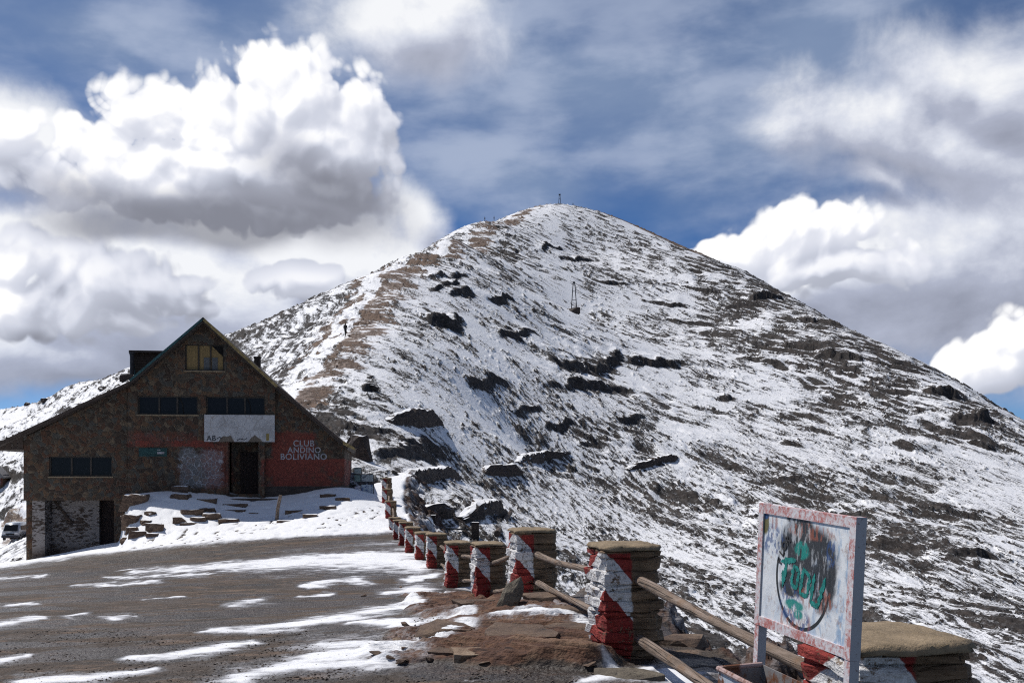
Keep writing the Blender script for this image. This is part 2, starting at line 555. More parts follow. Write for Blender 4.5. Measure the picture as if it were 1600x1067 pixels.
def build_yard():
    a = np.concatenate([np.linspace(-1.5, -0.66, 90)[:-1], np.linspace(-0.66, 0.72, 920), np.linspace(0.72, 1.5, 60)[1:]])
    v = np.concatenate([np.linspace(2200, 1075, 60)[:-1], np.linspace(1075, 742, 640)])
    rr = EYE * F / (v - HV)                                    # radial spacing denser near the eye, nothing more
    r = np.unique(np.concatenate([np.clip(rr, 1.6, 25), np.linspace(25, 68, 420)]))
    A, Yy = np.meshgrid(a, r)
    X = A * Yy
    Z = yard(X, Yy)
    U = CU + F * A
    V = HV - (Z - EYE) / Yy * F
    wu = fbm(X * 0.8, Yy * 0.45, 4, seed=3) * 60
    wv = fbm(X * 0.9, Yy * 0.5, 4, seed=5) * 9 + fbm(X * 4, Yy * 3, 3, seed=6) * 3.0
    snow = np.zeros_like(X)
    for s in SNOW_STROKES:
        snow = np.maximum(snow, capsule_mask(U + wu * 0.6, V + wv * 0.7, s))
    ragged = fbm(X * 1.1, Yy * 1.9, 5, 0.6, seed=41) * 0.75 + fbm(X * 6, Yy * 7, 3, 0.6, seed=42) * 0.25
    snow = np.where(snow > 0.02, np.clip(snow * (1.0 + 0.15 * sstep(U, 200, 650)) - 0.12 + ragged * 0.85, 0, 1), 0)
    # the snow field in front of the lodge
    ev_ = np.interp(U, [-200, 0, 110, 200, 400, 560, 640, 700], [903, 888, 874, 862, 845, 836, 832, 830])
    field = sstep(ev_ - V + wv * 0.6, -7, 7) * (Yy > 22)
    field = np.maximum(field, (Yy > 56) * 1.0)
    snow = np.maximum(snow, field)
    for s in [[(330, 842, 3), (470, 806, 3)], [(480, 838, 4), (560, 800, 4)], [(250, 852, 3), (420, 822, 4), (350, 818, 3)], [(530, 815, 6), (590, 800, 6)], [(200, 858, 3), (300, 832, 5)]]:
        m_ = capsule_mask(U, V, s)
        snow = snow - 0.9 * sstep(fbm(X * 3.2, Yy * 1.7, 3, 0.6, seed=47), 0.20, 0.34) * sstep(m_, 0.1, 0.6)
    snow = np.clip(snow, 0, 1)
    for s in TRACKS:
        snow = snow * (1 - 0.8 * capsule_mask(U, V + wv * 0.25, s))
    # lower road to the left
    road = capsule_mask(U, V + wv * 0.3, [(-60, 858, 9), (40, 852, 7), (60, 850, 5)]) * (Yy > 48)
    snow = snow * (1 - 0.75 * road)
    right = sstep(X - fence_x(Yy), 0.9, 1.4)
    snow = np.maximum(snow * (1 - right), right * (0.33 + 1.3 * fbm(X * 1.3 + Z, Yy * 0.8 + Z, 5, 0.6, seed=40)))
    # outcrop of rusty rock along the near fence
    oc = np.zeros_like(X)
    for (cu, cv, ru, rv) in [(800, 965, 110, 34), (870, 1000, 150, 38), (720, 990, 110, 30), (700, 945, 75, 26), (640, 1022, 90, 14), (900, 1022, 80, 24), (800, 1025, 150, 20),
                             (660, 925, 60, 18)]:
        oc = np.maximum(oc, np.clip(1.5 - 1.1 * np.hypot((U - cu) / ru, (V - cv) / rv), 0, 1))
    oc = oc * (Yy < 18)
    lip = sstep(oc + 0.5 * fbm(X * 1.1, Yy * 0.8, 4, seed=9), 0.25, 0.75)
    strata = fbm(X * 0.45 + Yy * 0.1, Yy * 0.95 + X * 0.42, 4, 0.45, seed=12)
    steps = (np.floor(strata * 9) + sstep(strata * 9 - np.floor(strata * 9), 0.80, 1.0)) / 9
    Z = Z + lip * (0.05 + 0.30 * steps + 0.05 * fbm(X * 1.7 + Yy * .6, Yy * 2.6 - X * .9, 5, 0.6, seed=14) + 0.03 * np.abs(fbm(X * 2.5, Yy * 3.5, 4, 0.6, seed=15)))
    Z = Z + right * (fbm(X * 1.1, Yy * 0.7, 5, 0.6, seed=43) * 0.75 + np.floor(fbm(X * .5, Yy * .3, 3, seed=44) * 6) * 0.12)
    bank = 0.008 + 0.03 * sstep(field, 0.2, 0.9)
    Z = Z + sstep(snow, 0.35, 0.85) * bank + fbm(X * 0.35, Yy * 0.35, 3, seed=1) * 0.05 * sstep(Yy, 6, 20)
    grav = fbm(X * 3.2, Yy * 3.2, 4, 0.6, seed=20) * 0.018 * (1 - 0.7 * snow)
    Z = Z + grav * np.clip(14 / Yy, 0.3, 1)
    # uneven, trodden snow
    tread = np.minimum(fbm(X * 1.6, Yy * 1.6, 3, seed=33) + 0.12, 0) * 0.16 * field * (Yy < 56)
    Z = Z + tread
    keep = (X - fence_x(Yy) < 7.5)
    o = grid_mesh('ground', X, Yy, Z, {'snow': snow, 'outcrop': np.maximum(lip, right), 'rubble': right}, yard_material(), True, keep)
    o['kind'] = 'structure'
    return o


build_yard()


# ------------------------------------------------------------------ the mountain and the hills behind the lodge
_m = [pt(*q) for q in [
    # the bare spine with the path
    (600, 742, 62), (545, 728, 66), (500, 690, 76), (450, 640, 90), (480, 600, 105), (510, 560, 122), (540, 525, 140), (565, 475, 165), (590, 430, 190), (640, 400, 230),
    (700, 372, 290), (760, 345, 360), (820, 331, 410), (875, 325, 450),
    # flank on the left of the spine and its skyline
    (360, 523, 200), (400, 510, 205), (480, 475, 215), (560, 441, 228), (450, 570, 140), (500, 500, 178), (420, 610, 115),
    (360, 540, 260), (400, 526, 265), (480, 492, 275), (560, 460, 285), (600, 442, 262), (640, 414, 295), (700, 388, 335), (300, 560, 262), (290, 552, 280), (420, 540, 340), (560, 470, 360), (660, 415, 400), (760, 360, 430), (60, 640, 285),
    # right skyline
    (920, 332, 447), (960, 345, 443), (1000, 358, 432), (1100, 398, 400), (1165, 425, 378), (1225, 458, 350), (1280, 487, 325), (1330, 515, 300), (1390, 541, 280), (1450, 568, 262),
    (1540, 624, 230), (1600, 660, 210), (1700, 725, 185), (1800, 790, 165),
    # face
    (760, 400, 290), (900, 400, 372), (760, 450, 215), (900, 490, 290), (1000, 430, 350), (660, 500, 160), (1100, 500, 310), (1000, 500, 298), (1200, 540, 268),
    (700, 560, 138), (850, 560, 182), (900, 560, 206), (1050, 580, 225), (1200, 600, 222), (1320, 590, 232), (620, 640, 98), (700, 640, 113), (850, 640, 150), (1000, 640, 176),
    (620, 715, 76), (720, 740, 96), (850, 720, 132), (1000, 700, 150), (1150, 700, 165), (1300, 700, 172), (1450, 690, 182), (1580, 740, 165),
    (700, 838, 58), (760, 800, 72), (850, 800, 98), (1000, 800, 114), (1200, 800, 124), (1400, 800, 130), (1560, 850, 105),
    (1050, 900, 74), (1300, 880, 88), (1500, 920, 80), (1100, 1000, 46), (1300, 1000, 48), (1590, 1060, 42), (1750, 1000, 52),
    # far hill on the left
    (-260, 660, 320), (0, 639, 300), (60, 628, 296), (100, 605, 290), (150, 596, 284), (208, 574, 270), (290, 545, 240), (-60, 700, 250), (20, 700, 240), (100, 660, 230),
    (20, 760, 200), (20, 800, 170), (22, 844, 148), (0, 862, 110), (20, 862, 80), (0, 881, 60), (-300, 860, 110), (200, 700, 150), (300, 640, 150), (250, 760, 90),
]]
_m += [(0, 520, 104), (30, 540, 98), (-60, 420, 62), (-95, 330, 20), (-130, 380, 5), (90, 470, 74), (140, 420, 40), (135, 330, 14), (145, 260, -4), (150, 200, -20), (170, 120, -30),
       (-180, 250, 2), (-210, 400, -5), (220, 560, 0), (-220, 560, 10), (-20, 45, -8), (-5, 45, -7.5), (-32, 50, -8), (4, 16, -9), (10, 10, -10), (22, 20, -9.5), (0, 22, -8.5), (-2, 30, -8),
       (30, 40, -9), (60, 50, -14), (60, 80, -14)]
_mount = TPS(_m, 4e-4, 100.0)

SPINE = np.array([pt(*q)[:2] for q in [(500, 690, 76), (450, 640, 90), (480, 600, 105), (515, 560, 122), (545, 522, 140), (575, 470, 167), (605, 428, 192), (655, 398, 232),
                                       (710, 371, 291), (765, 346, 361), (820, 332, 411), (875, 326, 449), (920, 334, 436), (960, 346, 428), (1000, 360, 420), (1100, 402, 395)]])


def line_dist(X, Y, L):
    best = np.full(X.shape, 1e9)
    prog = np.zeros(X.shape)
    for i in range(len(L) - 1):
        ax, ay = L[i]
        bx, by = L[i + 1]
        dx, dy = bx - ax, by - ay
        s = np.clip(((X - ax) * dx + (Y - ay) * dy) / (dx * dx + dy * dy), 0, 1)
        d = np.hypot(X - ax - s * dx, Y - ay - s * dy)
        w = d < best
        best = np.where(w, d, best)
        prog = np.where(w, i + s, prog)
    return best, prog


def mountain_base(x, y):
    z = _mount(x, y)
    z = z + fbm(x / 46, y / 46, 3, seed=50) * 1.1 * sstep(y, 50, 130) * sstep(x, -75, 20)
    return z


def mhit(u, v, y0=42.0, y1=470.0):
    ys = np.geomspace(y0, y1, 1500)
    xs = (u - CU) / F * ys
    zs = EYE + (HV - v) / F * ys
    below = np.nonzero(zs < mountain_base(xs, ys))[0]
    i = below[0] if len(below) else len(ys) - 1
    return Vector((xs[i], ys[i], float(mountain_base(xs[i:i + 1], ys[i:i + 1])[0])))


# outcropping ledges: start, end, height in metres
LEDGES = [(850, 572, 975, 550, 3.2), (960, 562, 1085, 570, 2.6), (845, 612, 980, 606, 2.6), (665, 440, 735, 430, 1.4), (672, 455, 730, 448, 1.2), (670, 508, 720, 500, 3.0),
          (875, 408, 930, 402, 2.6), (840, 394, 880, 388, 2.0), (1170, 468, 1225, 466, 4.0), (1130, 480, 1200, 478, 2.2), (1270, 560, 1350, 562, 3.6), (1220, 540, 1310, 545, 2.4),
          (1240, 500, 1320, 512, 2.6), (1090, 520, 1160, 528, 2.4), (1150, 560, 1230, 570, 2.2), (1000, 470, 1080, 480, 2.0), (1040, 500, 1120, 508, 2.2), (1440, 610, 1500, 625, 3.4),
          (1480, 650, 1560, 660, 3.4), (1510, 690, 1560, 700, 2.6), (1110, 625, 1150, 622, 1.8), (1215, 690, 1260, 700, 1.6), (1210, 745, 1260, 752, 1.6), (1400, 690, 1440, 706, 1.8),
          (730, 602, 800, 598, 1.6), (580, 720, 680, 700, 1.5), (620, 700, 690, 690, 1.3), (850, 668, 900, 660, 1.2), (800, 645, 850, 640, 1.2), (1330, 840, 1400, 848, 1.2),
          (1480, 860, 1560, 872, 1.4), (1280, 800, 1370, 812, 1.4), (1430, 790, 1500, 800, 1.4), (560, 610, 590, 604, 0.9), (760, 470, 800, 466, 1.8), (700, 462, 740, 458, 2.0),
          (930, 440, 990, 446, 1.6), (780, 530, 840, 526, 1.6), (1060, 446, 1130, 458, 1.8), (1300, 620, 1370, 634, 1.8), (900, 690, 930, 686, 1.0), (960, 655, 1010, 650, 1.2),
          (60, 600, 130, 598, 2.2), (150, 590, 205, 580, 2.4), (90, 640, 150, 632, 2.0), (0, 800, 50, 806, 2.4), (0, 730, 45, 742, 2.2)]


def mountain_material():
    m, t, b = new_mat('snow_dusted_slope')
    geo = t.node('ShaderNodeNewGeometry')
    pos = geo.outputs['Position']
    nz = t.sep(geo.outputs['Normal'])[2]
    rock = t.attr('rock')
    bare = t.attr('bare')
    lod = t.attr('grain')
    # bedding shows as thin lines that dip to the right; scree runs down the fall line
    px, py, pz = t.sep(pos)
    warp = t.mul(t.sub(t.noise(pos, 0.06, 4, 0.6), 0.5), 9.0)
    qa = t.add(t.add(pz, t.mul(px, 0.58)), warp)
    qb = t.add(t.add(pz, t.mul(px, 1.35)), t.mul(warp, 0.6))
    va = t.comb(t.mul(px, 0.30), t.mul(py, 0.16), t.mul(qa, 1.15))
    vb = t.comb(t.mul(px, 0.34), t.mul(py, 0.20), t.mul(qb, 1.25))
    low = t.attr('low')
    sa = t.noise(va, 0.85, 5, 0.62, 0.25)
    sb = t.noise(vb, 1.6, 6, 0.68, 0.25)
    str_ = t.vm('MULTIPLY', pos, (1.0, 0.6, 1.0))
    n1 = t.noise(str_, 0.55, 5, 0.64, 0.2)
    n2 = t.noise(str_, 2.2, 4, 0.66, 0.1)
    n3 = t.noise(pos, 8.5, 3, 0.65)
    streak = t.add(t.mul(sa, t.sub(1.0, low)), t.mul(sb, low))
    fine = t.add(t.mul(t.sub(streak, 0.5), 2.3), t.mul(t.sub(n2, 0.5), t.ss(lod, 0.0, 1.0, 1.45, 0.95)))
    fine = t.add(fine, t.mul(t.sub(n3, 0.5), t.ss(lod, 0.0, 0.6, 0.9, 0.12)))
    r = t.add(rock, fine)
    rm = t.ss(r, 0.44, 0.56)
    # a fine dusting caught between the stones
    d1 = t.noise(va, 3.2, 4, 0.7, 0.1)
    d2 = t.noise(pos, 3.4, 4, 0.7)
    dust = t.ss(t.add(t.mul(d1, 0.5), t.mul(d2, 0.5)), 0.495, 0.565)
    rm = t.mul(rm, t.sub(1.0, t.mul(dust, t.ss(r, 0.80, 0.50, 0.04, 0.60))))
    colr = t.ramp(t.noise(str_, 1.1, 6, 0.7), [(0.25, (0.010, 0.009, 0.009)), (0.45, (0.025, 0.021, 0.020)), (0.62, (0.052, 0.041, 0.036)), (0.8, (0.105, 0.080, 0.068))])
    soil = t.ramp(t.noise(str_, 1.8, 6, 0.7), [(0.25, (0.085, 0.056, 0.042)), (0.5, (0.165, 0.110, 0.080)), (0.75, (0.25, 0.175, 0.130))])
    bm = t.ss(t.add(bare, t.mul(fine, 0.50)), 0.38, 0.58)
    snow = t.mix(t.ss(n1, 0.35, 0.7), (0.80, 0.805, 0.84), (0.90, 0.90, 0.915))
    col = t.mix(rm, snow, colr)
    col = t.mix(bm, col, soil)
    t.put(b.inputs['Base Color'], col)
    t.put(b.inputs['Roughness'], t.ss(rm, 0, 1, 0.65, 0.95))
    h = t.add(t.mul(t.ss(r, 0.30, 0.75), 0.9), t.add(t.mul(n2, 0.35), t.mul(n3, 0.12)))
    t.put(b.inputs['Normal'], t.bump(h, 0.75, 0.4))
    return m


def build_mountain():
    a = np.linspace(-0.66, 0.66, 1320)
    r = np.concatenate([np.geomspace(14, 45, 60)[:-1], np.geomspace(45, 300, 640)[:-1], np.geomspace(300, 470, 230)[:-1], np.geomspace(470, 640, 24)])
    A, Y = np.meshgrid(a, r)
    X = A * Y
    Z = mountain_base(X, Y)
    Z0 = Z.copy()
    # bedding: terraces that dip to the right, strongest in rocky patches
    rocky = sstep(fbm(X / 38, Y / 60, 3, seed=60), -0.10, 0.35)
    east = sstep(X, 25, 85) * sstep(Y, 120, 220)
    rocky = np.clip(rocky * 0.8 + east * 0.6, 0, 1)
    q = Z + 0.46 * X + fbm(X / 22, Y / 30, 4, seed=62) * 3.4
    rise = np.zeros_like(Z)
    for per, amp, sd_ in ((3.2, 1.0, 0), (1.4, 0.9, 5), (0.7, 0.8, 8)):
        ph = q / per + fbm(X / 9, Y / 9, 3, seed=64 + sd_) * 0.35
        f = ph - np.floor(ph)
        prof = sstep(f, 0.62, 0.97) - f
        seg = sstep(fbm(X / (per * 3.0), Y / (per * 5), 3, seed=70 + sd_), -0.12, 0.22) * (1 if per > 1 else sstep(Y, 260, 160))
        k = rocky * seg * amp
        Z = Z + prof * per * 0.55 * k
        rise = np.maximum(rise, sstep(f, 0.64, 0.72) * sstep(f, 1.0, 0.93) * k)
    led = np.zeros_like(Z)
    for (u0, v0, u1, v1, h) in LEDGES:
        p0, p1 = mhit(u0, v0), mhit(u1, v1)
        dx, dy = p1.x - p0.x, p1.y - p0.y
        L = math.hypot(dx, dy)
        tx, ty = dx / L, dy / L
        nx, ny = ty, -tx                                      # towards the valley
        if ny > 0:
            nx, ny = -nx, -ny
        cx, cy = (p0.x + p1.x) / 2, (p0.y + p1.y) / 2
        sel = (np.abs(X - cx) < L + 14) & (np.abs(Y - cy) < L + 14)
        if not sel.any():
            continue
        xs, ys = X[sel], Y[sel]
        w = fbm(xs / 9, ys / 9, 5, 0.55, seed=90) * h * 1.6
        s = (xs - cx) * nx + (ys - cy) * ny + w
        tt = np.abs((xs - cx) * tx + (ys - cy) * ty) / (L / 2)
        env = np.clip(1.15 - tt ** 2, 0, 1) * np.clip(0.80 + 0.9 * fbm(xs / 6.5, ys / 6.5, 3, 0.5, seed=92), 0, 1.25)
        hh = 0.8 * h * np.clip(env, 0, 1.2)
        up = np.exp(np.minimum(s, 0) / (2.2 * h)) * (s < 0) + (s >= 0) * (1 - sstep(s, 0, 0.35 * h))
        lay = 1 + 0.16 * fbm(xs / 2.5, s * 0.9, 3, 0.6, seed=93)
        Z[sel] += hh * up * 0.8 * lay
        led[sel] = np.maximum(led[sel], sstep(s, -0.25 * h, 0.0) * (1 - sstep(s, 0.5 * h, 0.85 * h)) * sstep(env, 0.15, 0.45))
    # blocks and stones that stick out of the snow
    grain = np.clip((Y - 50) / 200, 0, 1)
    sc = 0.55 + 1.15 * grain
    gx = (X + 0.25 * Y) / sc
    gy = (Y * 0.55 - 0.2 * X) / sc
    st = fbm(X / 1.5, Y / 2.6, 4, 0.6, seed=80)
    st2 = fbm(X / 0.62, Y / 1.1, 3, 0.6, seed=84)
    dens = fbm(X / 17, Y / 24, 4, 0.55, seed=86) + 0.5 * fbm(X / 5.5, Y / 15, 3, seed=87)
    # streaks of scree down the fall line in the lower middle
    scree = sstep(fbm((X + 0.32 * Y) / 3.2, Y / 34, 4, 0.55, seed=88), -0.05, 0.42)
    low = sstep(Y, 175, 90) * sstep(X, -8, 6)
    speck = st * 0.75 + st2 * (0.55 - 0.25 * grain)
    stones = sstep(speck + dens * 0.42 + scree * low * 0.34, 0.20, 0.46)
    Z = Z + stones * (0.16 + 0.32 * grain) * (1 - 0.4 * led)
    # the broad bare rib of soil and the path along it
    d, prog = line_dist(X, Y, SPINE)
    along = np.interp(prog, [0, 2, 4, 6, 8, 10.5, 11, 11.4, 15], [2.2, 5.0, 8.5, 9.5, 7, 5, 3, 8, 7])
    patch = fbm(X / 9, Y / 3.4, 4, 0.6, seed=95)
    bare = sstep(1.15 - d / along, 0.0, 0.9) * 0.62 + patch * 0.75 * (d < along * 1.6)
    bare = np.where(prog > 11.05, sstep(1.0 - d / along, 0, 0.6) * 1.0 + patch * 0.4 * (d < along * 1.4), bare)
    path, _ = line_dist(X, Y, SPINE[:9] + np.array([[-2.3, 0.6]]))
    pn = np.clip(0.8 + 1.6 * fbm(X / 4, Y / 7, 4, 0.6, seed=97), 0, 1)
    bare = bare * (1 - sstep(path, 2.4, 1.3) * 0.95 * pn)
    slope_x = np.gradient(Z, axis=1) / np.gradient(X, axis=1)
    flank = sstep(-X - 0.15 * Y, -6, 3) * sstep(Y, 100, 130) * (X < -18)
    def steep(z):
        return np.gradient(z, axis=0) / np.gradient(Y, axis=0)
    face = np.clip(steep(Z) - steep(Z0), -0.5, 1.2)
    rock = stones * 0.26 + rise * 0.44 + led * 0.40 + face * 0.34 + dens * 0.30 + 0.11 * east + 0.20 * scree * low
    rock = rock - 0.07 * sstep(X, 15, 60) * sstep(Z, 45, 20)
    vis = (Y > 55) & (Y < 440)
    rock = rock - rock[vis].mean() + 0.425
    rock = rock + 0.14 * (X < SPINE[0, 0] - 4) * sstep(d, 2, 6) * sstep(Y, 90, 120) * (X > -70)
    clear = sstep(fbm(X / 14, Y / 22, 4, 0.5, seed=99), 0.18, 0.36)
    rock = rock - 0.26 * clear * (1 - led)
    rock = rock * (1 - sstep(path, 2.4, 1.0) * 0.75 * pn * (Y < 300))
    # the lower road on the left
    for L_, wd in (([pt(-60, 872, 70)[:2], pt(20, 860, 84)[:2], pt(40, 850, 105)[:2], pt(30, 846, 140)[:2], pt(10, 846, 165)[:2]], 3.2),):
        rd, _ = line_dist(X, Y, np.array(L_))
        bare = np.maximum(bare, 0.62 * sstep(rd, wd, wd * 0.5) + 0.25 * patch * (rd < wd * 1.5))
        rock = rock * sstep(rd, wd * 0.8, wd * 1.6)
    # keep it under the yard
    inside = (X < fence_x(Y) + 1.0) & (Y < 57) & (X > -42)
    Z = np.where(inside, np.minimum(Z, yard(X, Y) - 1.2), Z)
    o = grid_mesh('mountain', X, Y, Z, {'rock': rock, 'bare': bare, 'grain': grain, 'low': sstep(Y, 235, 125) * sstep(X, -16, 0)}, mountain_material(), True)
    o['kind'] = 'structure'
    return X, Y, Z


MX, MY, MZ = build_mountain()


def on_mountain(u, v, y0=50.0, y1=468.0):
    """the point of the finished mountain mesh that a sight line meets"""
    j = int(round(((u - CU) / F + 0.66) / 1.32 * 1319))
    yy, zz = MY[:, j], MZ[:, j]
    lines = EYE + (HV - v) / F * yy
    k = np.nonzero((zz > lines) & (yy > y0) & (yy < y1))[0]
    i = k[0] if len(k) else int(np.argmax(np.where(yy < y1, zz / yy, -9)))
    return Vector((MX[i, j], yy[i], zz[i]))


# ------------------------------------------------------------------ object helpers
def tag(o, label=None, cat=None, group=None, kind=None):
    for k, v in (('label', label), ('category', cat), ('group', group), ('kind', kind)):
        if v:
            o[k] = v
    return o


def empty(name, loc, label, cat, group=None, rz=0.0):
    o = bpy.data.objects.new(name, None)
    COL.objects.link(o)
    o.location = loc
    o.rotation_euler = (0, 0, rz)
    o.empty_display_size = 0.2
    return tag(o, label, cat, group)


def obj(name, bm, mat, parent=None, loc=None, smooth=False):
    me = bpy.data.meshes.new(name)
    bmesh.ops.recalc_face_normals(bm, faces=bm.faces)
    bm.to_mesh(me)
    bm.free()
    if smooth:
        me.polygons.foreach_set('use_smooth', [True] * len(me.polygons))
    for m in (mat if isinstance(mat, (list, tuple)) else [mat]):
        me.materials.append(m)
    o = bpy.data.objects.new(name, me)
    COL.objects.link(o)
    if parent is not None:
        o.parent = parent
    if loc is not None:
        o.location = loc
    return o


def BM():
    return bmesh.new()


def box(bm, x0, x1, y0, y1, z0, z1, mi=0, M=None):
    vs = [bm.verts.new(Vector(c) if M is None else M @ Vector(c)) for c in
          [(x0, y0, z0), (x1, y0, z0), (x1, y1, z0), (x0, y1, z0), (x0, y0, z1), (x1, y0, z1), (x1, y1, z1), (x0, y1, z1)]]
    for f in [(0, 3, 2, 1), (4, 5, 6, 7), (0, 1, 5, 4), (1, 2, 6, 5), (2, 3, 7, 6), (3, 0, 4, 7)]:
        fc = bm.faces.new([vs[i] for i in f])
        fc.material_index = mi
    return vs


def prism(bm, prof, y0, y1, mi=0):
    """polygon in x, z pushed from y0 to y1"""
    a = [bm.verts.new((x, y0, z)) for x, z in prof]
    b = [bm.verts.new((x, y1, z)) for x, z in prof]
    n = len(prof)
    bm.faces.new(a).material_index = mi
    bm.faces.new(b[::-1]).material_index = mi
    for i in range(n):
        bm.faces.new((a[i], b[i], b[(i + 1) % n], a[(i + 1) % n])).material_index = mi


def tube(bm, pts, radii, sides=10, cap=True, mi=0, squash=1.0):
    pts = [Vector(p) for p in pts]
    if not isinstance(radii, (list, tuple)):
        radii = [radii] * len(pts)
    rings = []
    for i, p in enumerate(pts):
        d = (pts[min(i + 1, len(pts) - 1)] - pts[max(i - 1, 0)]).normalized()
        up = Vector((0, 0, 1)) if abs(d.z) < 0.9 else Vector((0, 1, 0))
        s = d.cross(up).normalized()
        q = s.cross(d).normalized()
        rings.append([bm.verts.new(p + (s * math.cos(2 * math.pi * k / sides) + q * math.sin(2 * math.pi * k / sides) * squash) * radii[i]) for k in range(sides)])
    for a, b in zip(rings[:-1], rings[1:]):
        for k in range(sides):
            bm.faces.new((a[k], a[(k + 1) % sides], b[(k + 1) % sides], b[k])).material_index = mi
    if cap:
        bm.faces.new(rings[0][::-1]).material_index = mi
        bm.faces.new(rings[-1]).material_index = mi


def rock_bm(w, d, h, seed, n=26, slab=False):
    """an angular broken stone: hull of random points, standing on z = 0"""
    r = random.Random(seed)
    bm = BM()
    for i in range(n):
        if slab:
            x, y = r.uniform(-1, 1), r.uniform(-1, 1)
            z = r.choice((-1, 1)) * r.uniform(0.75, 1.0)
            if r.random() < 0.35:
                x = math.copysign(1, x)
        else:
            v = Vector((r.gauss(0, 1), r.gauss(0, 1), r.gauss(0, 1))).normalized()
            k = max(abs(v.x), abs(v.y), abs(v.z))
            v = v / (k ** 0.6)
            x, y, z = v * r.uniform(0.85, 1.0)
        bm.verts.new((x * w / 2, y * d / 2, z * h / 2 + h / 2 * 0.8))
    res = bmesh.ops.convex_hull(bm, input=bm.verts)
    loose = [v for v in bm.verts if not v.link_faces]
    bmesh.ops.delete(bm, geom=loose, context='VERTS')
    es = [e for e in bm.edges if e.calc_length() > 0.25 * min(w, d)]
    bmesh.ops.subdivide_edges(bm, edges=es, cuts=2, use_grid_fill=True, fractal=0.0)
    bmesh.ops.triangulate(bm, faces=bm.faces)
    k = min(w, d, h)
    for v in bm.verts:
        c = v.co * (3.0 / max(w, d))
        nx = perlin(c.x + seed, c.y + c.z, 3)
        ny = perlin(c.y + seed, c.z + c.x, 4)
        v.co += Vector((float(nx), float(ny), float(nx - ny) * 0.6)) * k * 0.10
    return bm


# ------------------------------------------------------------------ materials
def plain(name, col, rough=0.8, metal=0.0, var=0.25, scale=6.0, bump=0.3, bdist=0.01, stretch=(1, 1, 1)):
    m, t, b = new_mat(name)
    co = t.vm('MULTIPLY', t.node('ShaderNodeTexCoord').outputs['Object'], stretch)
    n = t.noise(co, scale, 6, 0.65)
    lo = tuple(c * (1 - var) for c in col)
    hi = tuple(min(1, c * (1 + var)) for c in col)
    t.put(b.inputs['Base Color'], t.ramp(n, [(0.3, lo), (0.7, hi)]))
    b.inputs['Roughness'].default_value = rough
    b.inputs['Metallic'].default_value = metal
    t.put(b.inputs['Normal'], t.bump(t.noise(co, scale * 3, 5, 0.7), bump, bdist))
    return m


def stone_snow_material(name, stops, snow_from=0.80, scale=3.0):
    m, t, b = new_mat(name)
    geo = t.node('ShaderNodeNewGeometry')
    pos = geo.outputs['Position']
    nz = t.sep(geo.outputs['Normal'])[2]
    n = t.noise(t.vm('MULTIPLY', pos, (1, 1, 2.5)), scale, 7, 0.7, 0.3)
    f = t.noise(pos, scale * 6, 5, 0.7)
    col = t.ramp(n, stops)
    col = t.mix(t.ss(f, 0.45, 0.28), col, (0.02, 0.018, 0.017))
    if snow_from < 1:
        sm = t.ss(t.add(nz, t.mul(t.sub(t.noise(pos, 2.0, 5, 0.6), 0.5), 0.35)), snow_from, snow_from + 0.07)
        col = t.mix(sm, col, (0.85, 0.855, 0.88))
    t.put(b.inputs['Base Color'], col)
    t.put(b.inputs['Normal'], t.bump(t.add(n, t.mul(f, 0.4)), 0.8, 0.05))
    return m


BROWN = [(0.25, (0.035, 0.026, 0.022)), (0.45, (0.11, 0.072, 0.052)), (0.6, (0.17, 0.115, 0.08)), (0.8, (0.25, 0.19, 0.14))]
GREYB = [(0.25, (0.05, 0.042, 0.034)), (0.45, (0.12, 0.10, 0.078)), (0.6, (0.17, 0.145, 0.11)), (0.8, (0.24, 0.21, 0.17))]
DARK = [(0.25, (0.018, 0.015, 0.014)), (0.45, (0.045, 0.034, 0.03)), (0.6, (0.07, 0.052, 0.044)), (0.8, (0.11, 0.085, 0.07))]
TAN = [(0.25, (0.09, 0.06, 0.042)), (0.45, (0.22, 0.15, 0.10)), (0.6, (0.32, 0.235, 0.165)), (0.8, (0.42, 0.34, 0.26))]
M_tan = stone_snow_material('pale_tan_stone', TAN, 2.0, 5.0)
M_rock = stone_snow_material('snow_topped_rock', BROWN, 0.80)
M_slab = stone_snow_material('bare_slab', GREYB, 2.0)
M_rust = stone_snow_material('rusty_slab', BROWN, 2.0)
M_wallstone = stone_snow_material('dry_stone', DARK, 0.82, 2.2)
def weathered_wood():
    m, t, b = new_mat('weathered_wood')
    co = t.node('ShaderNodeTexCoord').outputs['Object']
    g = t.vm('MULTIPLY', co, (10, 0.7, 10))
    n = t.noise(g, 2.2, 6, 0.7, 0.4)
    f = t.noise(co, 5, 4, 0.6)
    col = t.ramp(n, [(0.28, (0.05, 0.036, 0.028)), (0.42, (0.17, 0.125, 0.095)), (0.58, (0.27, 0.205, 0.165)), (0.75, (0.36, 0.29, 0.245))])
    col = t.mix(t.ss(f, 0.52, 0.66, 0.0, 0.7), col, (0.20, 0.12, 0.07))
    cr = t.noise(t.vm('MULTIPLY', co, (9, 0.16, 9)), 1.6, 2, 0.5, 0.0)
    crack = t.ss(t.m('ABSOLUTE', t.sub(cr, 0.5)), 0.022, 0.006)
    col = t.mix(t.mul(crack, 0.55), col, (0.02, 0.015, 0.012))
    t.put(b.inputs['Base Color'], col)
    t.put(b.inputs['Normal'], t.bump(t.sub(n, t.mul(crack, 0.8)), 0.9, 0.02))
    return m


M_wood = weathered_wood()
M_darkwood = plain('dark_timber', (0.075, 0.055, 0.045), 0.85, 0, 0.4, 6, 0.5, 0.01)
M_iron = plain('dark_iron', (0.05, 0.05, 0.055), 0.6, 0.4, 0.3, 8)
M_concrete = plain('cap_mortar', (0.25, 0.19, 0.125), 0.95, 0, 0.35, 9, 0.7, 0.02)


